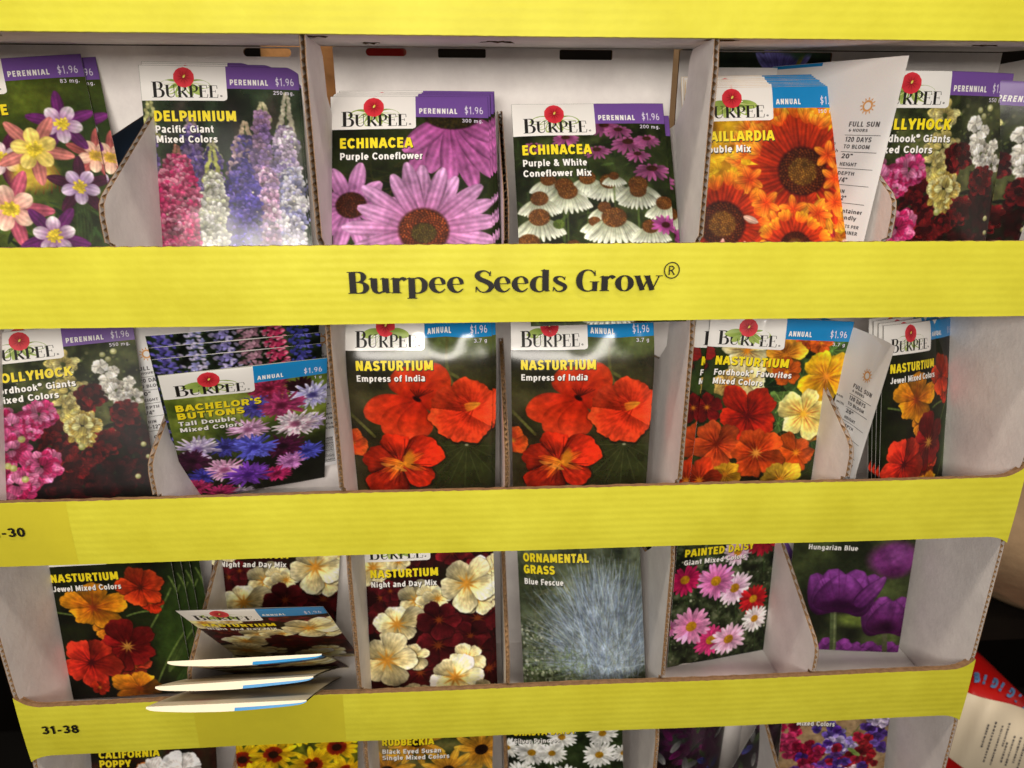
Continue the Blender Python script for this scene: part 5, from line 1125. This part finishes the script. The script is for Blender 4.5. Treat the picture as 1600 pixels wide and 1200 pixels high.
p = seed_packet('hollyhock', (.2505, .0345, -.0691, 3, -4, .4), 'hollyhock seed packet on the top tier, part hidden by the turned packet', lines=[T3('HOLLYHOCK', .575)], variety=[V3("Fordhook® Giants", .585), V3('Mixed Colors', .47, .5)], weight='550 mg.', seed=7, gloss=True, bulge=.0018, bend=3.); HOL = p
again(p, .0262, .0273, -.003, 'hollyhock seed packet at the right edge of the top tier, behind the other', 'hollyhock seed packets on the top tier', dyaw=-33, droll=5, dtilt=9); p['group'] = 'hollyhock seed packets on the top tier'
p = seed_packet('iris', (.17, .094, -.068, 0, 0, 0), 'dark green seed packet with violet petals seen through the slot above the gaillardia packets', header=False, seed=8); p.location = (.170, .092, .0535); p.rotation_euler = (0, 0, 0)
# second tier
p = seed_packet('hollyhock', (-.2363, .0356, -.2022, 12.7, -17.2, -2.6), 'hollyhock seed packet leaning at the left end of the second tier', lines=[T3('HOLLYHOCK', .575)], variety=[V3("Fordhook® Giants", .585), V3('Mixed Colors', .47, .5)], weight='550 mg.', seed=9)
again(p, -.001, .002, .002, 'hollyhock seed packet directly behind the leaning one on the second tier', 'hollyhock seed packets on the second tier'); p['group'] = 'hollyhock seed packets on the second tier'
p = seed_packet('back', (-.2200, .0560, -.2050, 12, -12, -4), 'white printed back of a seed packet in the gap between hollyhock and cornflower packets', 'annual', seed=10, back=True)
p = seed_packet('cornflower', (-.1425, .0660, -.1995, 20.7, 31.3, .4), 'cornflower seed packet tipped forward, with blue, pink and white tufted flowers', 'annual', lines=[("BACHELOR'S", .05, .57, .35, .062), ('BUTTONS', .05, .46, .428, .062)], variety=[('Tall Double', .05, .4, .495, .044), ('Mixed Colors', .05, .44, .56, .044)], weight='1 g', seed=11)
CF = p
L0 = seed_packet('larkspur', (0, 0, 0, 0, 0, 0), 'larkspur seed packet standing upside down directly behind the cornflower packet', 'annual', lines=[T3('LARKSPUR', .5)], seed=12, group='upside down larkspur seed packets')
Rm = Matrix.Rotation(math.radians(20.7), 4, 'Z') @ Matrix.Rotation(math.radians(29), 4, 'X') @ Matrix.Rotation(math.radians(.4), 4, 'Y') @ Matrix.Rotation(math.pi, 4, 'Y')
zaxis = (Matrix.Rotation(math.radians(20.7), 4, 'Z') @ Matrix.Rotation(math.radians(29), 4, 'X')) @ Vector((0, 0, 1)); nax = (Matrix.Rotation(math.radians(20.7), 4, 'Z') @ Matrix.Rotation(math.radians(29), 4, 'X')) @ Vector((0, 1, 0))
base = Vector(CF.location) + zaxis * (VMAX * PW)
L0.rotation_euler = Rm.to_euler(); L0.location = base + zaxis * .0045 + nax * .0022 + Vector((-.0010, 0, 0))
for i, w_ in ((1, 'second upside down larkspur seed packet behind the cornflower packet'), (2, 'third upside down larkspur seed packet behind the cornflower packet')):
    again(L0, -.0004 * i + zaxis.x * .0062 * i + nax.x * .002 * i, zaxis.y * .0062 * i + nax.y * .002 * i, zaxis.z * .0062 * i + nax.z * .002 * i, w_, 'upside down larkspur seed packets')
p = seed_packet('back', (-.1200, .0690, -.1890, 18, 14, -2), 'white and blue topped seed packet behind the upside down larkspur packets', 'annual', seed=13, back=True)
GE = [T3('NASTURTIUM', .593)]; VE = [V3('Empress of India', .535, .433)]
p = seed_packet('empress', (-.0338, .0405, -.1974, 2.5, 4, .7), 'red nasturtium seed packet left of the pair in the middle compartments', 'annual', lines=GE, variety=VE, weight='3.7 g', seed=14, gloss=True, bulge=.0022, wrinkle=.0006, curl=1.0, curl_v=.42, dent=((.5, .05, .10, .10, .0032), (.85, .08, .12, .10, .0026), (.68, .1, .07, .12, -.0016)), group='pair of red nasturtium seed packets')
again(p, .0022, .0030, .0, 'red nasturtium seed packet hidden behind the left one of the pair', 'red nasturtium seed packets behind the pair')
p = seed_packet('empress', (.0624, .0400, -.1989, -2.5, 3, -.7), 'red nasturtium seed packet right of the pair in the middle compartments', 'annual', lines=GE, variety=VE, weight='3.7 g', seed=15, gloss=True, bulge=.0022, wrinkle=.0006, curl=1.0, curl_v=.42, dent=((.72, .06, .12, .12, .0034), (.5, .12, .08, .14, -.0014), (.93, .05, .07, .1, .002)), group='pair of red nasturtium seed packets')
p = seed_packet('fordhook', (.1747, .0405, -.2019, -6.6, -1.5, 2.1), 'nasturtium mix seed packet with red, orange and yellow blooms and round leaves', 'annual', lines=NAS, variety=[V3('Fordhook® Favorites', .625, .432), V3('Mixed Colors', .43, .5)], weight='3.7 g', seed=16, gloss=True, bulge=.0024, wrinkle=.0009, crease=6, dent=((.03, .35, .08, .3, .002),))
again(p, -.0075, .0045, -.001, 'nasturtium mix seed packet peeking out left behind the one with round leaves', 'nasturtium mix seed packets', dyaw=4); p['group'] = 'nasturtium mix seed packets'
p = seed_packet('back', (.2090, .0480, -.2060, -72, -4, 4), 'crumpled seed packet turned to its printed back, between the two mixed nasturtium stacks', 'annual', seed=17, back=True, bend=-10., bulge=.002, wrinkle=.001, crease=4)
p = seed_packet('jewel', (.2850, .0400, -.2070, 30, -10, 3), 'narrow looking nasturtium seed packet turned sideways against the right side wall', 'annual', lines=NAS, variety=[V3('Jewel Mixed Colors', .6, .433, .07)], seed=18, bend=5., bulge=.002, wrinkle=.0006, crease=3, group='turned nasturtium seed packets by the right wall')
for i, w_ in ((1, 'second turned nasturtium seed packet from the front, by the right wall'), (2, 'third turned nasturtium seed packet from the front, by the right wall'), (3, 'rearmost turned nasturtium seed packet by the right wall')):
    again(p, -.0028 * i, .0030 * i, .0012 * i, w_, 'turned nasturtium seed packets by the right wall', dyaw=3 * i)
# third tier
p = seed_packet('jewel', (-.2356, .0425, -.3395, -1.2, -5.3, -2.7), 'nasturtium seed packet with gold and dark red blooms, leftmost on the third tier', 'annual', lines=NAS, variety=[V3('Jewel Mixed Colors', .6, .433, .07)], seed=19)
again(p, .0045, .003, 0, 'nasturtium seed packet second from the front at the left end of the third tier', 'gold and red nasturtium seed packets'); again(p, .0085, .006, 0, 'nasturtium seed packet third from the front at the left end of the third tier', 'gold and red nasturtium seed packets'); again(p, .0135, .009, 0, 'rearmost nasturtium seed packet at the left end of the third tier', 'gold and red nasturtium seed packets'); p['group'] = 'gold and red nasturtium seed packets'
ND = [V3('Night and Day Mix', .577, .433)]
p = seed_packet('nightday', (-.1485, .0626, -.3406, 9.3, -5.3, 7.4), 'cream and maroon nasturtium seed packet upright behind the four tipped ones', 'annual', lines=NAS, variety=ND, seed=20)
p = seed_packet('nightday', (-.1289, .0646, -.3326, -.9, 36.5, -.7), 'cream and maroon nasturtium seed packet tipped forward, its picture still showing', 'annual', lines=NAS, variety=ND, seed=21, bulge=.002)
q = seed_packet('nightday', (-.1369, .0648, -.3420, 1.2, 45.3, 1.7), 'uppermost of three seed packets tipped so far forward that only their top edges show', 'annual', seed=22, lip=1, bulge=.0036, group='seed packets tipped over the third front', hc=-.03)
again(q, -.0051, -.0018, .0013, 'middle one of three seed packets tipped so far forward that only their top edges show', 'seed packets tipped over the third front', dyaw=1, dtilt=5.8)
again(q, -.0033, -.0091, .0008, 'lowest of three tipped seed packets, pale top edge over the yellow front', 'seed packets tipped over the third front', dyaw=-1, dtilt=8.4)
p = seed_packet('nightday', (-.0335, .0289, -.3375, .6, -8.1, -.8), 'cream and maroon nasturtium seed packet alone in the compartment left of the grass packet', 'annual', lines=NAS, variety=ND, seed=23)
again(p, .002, .0025, 0, 'cream and maroon seed packet hidden behind the one left of the grass packet', 'cream and maroon seed packets')
p = seed_packet('grass', (.0675, .0225, -.3330, -9.3, -16, -4.5), 'ornamental grass seed packet showing a tuft of blue grey blades', lines=[T3('ORNAMENTAL', .585, .355, .05, .07), T3('GRASS', .31, .452, .05, .07)], variety=[V3('Blue Fescue', .375, .54, .05, .048)], seed=24, gloss=True, bulge=.0012, bend=7., dent=((.88, .5, .06, 1.2, .003),))
p = seed_packet('daisy', (.1710, .0566, -.3405, 12.7, -3.4, 1.9), 'painted daisy seed packet with pink, red and white daisies', lines=[T3('PAINTED DAISY', .72, .36, .07)], variety=[V3('Giant Mixed Colors', .65, .435, .07)], seed=25)
p = seed_packet('poppy', (.2636, .0600, -.3405, -7.1, -4.4, -.3), 'purple poppy seed packet standing free in the right compartment of the third tier', lines=[T3('POPPY', .4, .34)], variety=[V3('Hungarian Blue', .53, .42, .12)], seed=26, group='purple poppy seed packets'); PP = p
again(p, -.0935, .0120, .003, 'purple poppy seed packet mostly hidden behind the painted daisy packet', 'purple poppy seed packets', dyaw=6, dtilt=2)
c = [o for o in S.objects if o.get('label', '').startswith('purple poppy seed packet mostly')][0]
c.rotation_euler = (math.radians(-2), math.radians(58), math.radians(0)); c.location = (.1150, .0800, -.3060)
# fourth tier
p = seed_packet('calpoppy', (-.2341, .0304, -.4780, 3.8, -8.4, 3), 'poppy seed packet at the left end of the bottom tier, white bloom on dark ground', lines=[T3('CALIFORNIA', .55), T3('POPPY', .32, .44)], seed=27)
p = seed_packet('coreopsis', (-.1372, .0424, -.4738, 7.9, -1.6, 4), 'seed packet on the bottom tier with yellow flowers ringed red brown', 'annual', seed=28)
p = seed_packet('rudbeckia', (-.0374, .0355, -.4758, 2, -1.5, 1.7), 'black eyed susan seed packet on the bottom tier with gold petals', lines=[T3('RUDBECKIA', .5, .33, .06)], variety=[V3('Black Eyed Susan', .56, .415, .06), V3('Single Mixed Colors', .63, .48, .06)], seed=29, gloss=True, wrinkle=.0006)
p = seed_packet('shasta', (.0632, .0377, -.4739, -3.5, -1.7, -3.7), 'white daisy seed packet on the bottom tier', lines=[T3('SHASTA DAISY', .6, .34, .06)], variety=[V3('Silver Princess', .46, .42, .06)], seed=30)
p = seed_packet('dark', (.1480, .0330, -.4740, 22, -8, 10), 'dark purple seed packet curled on the bottom tier beside the sweet pea packet', seed=31, gloss=True, bend=12., crease=3)
again(p, .034, .004, -.014, 'dark curled seed packet with its pale edge rising towards the sweet pea packet', 'dark curled seed packets', dyaw=28, droll=34, dtilt=20); p['group'] = 'dark curled seed packets'
p = seed_packet('sweetpea', (.2603, .0345, -.4760, .1, -11.6, 3.1), 'sweet pea seed packet on the bottom tier with purple and crimson blooms on tan', 'annual', lines=[T3('SWEET PEA', .5, .38)], variety=[V3('Mixed Colors', .48, .47, .13)], seed=32)
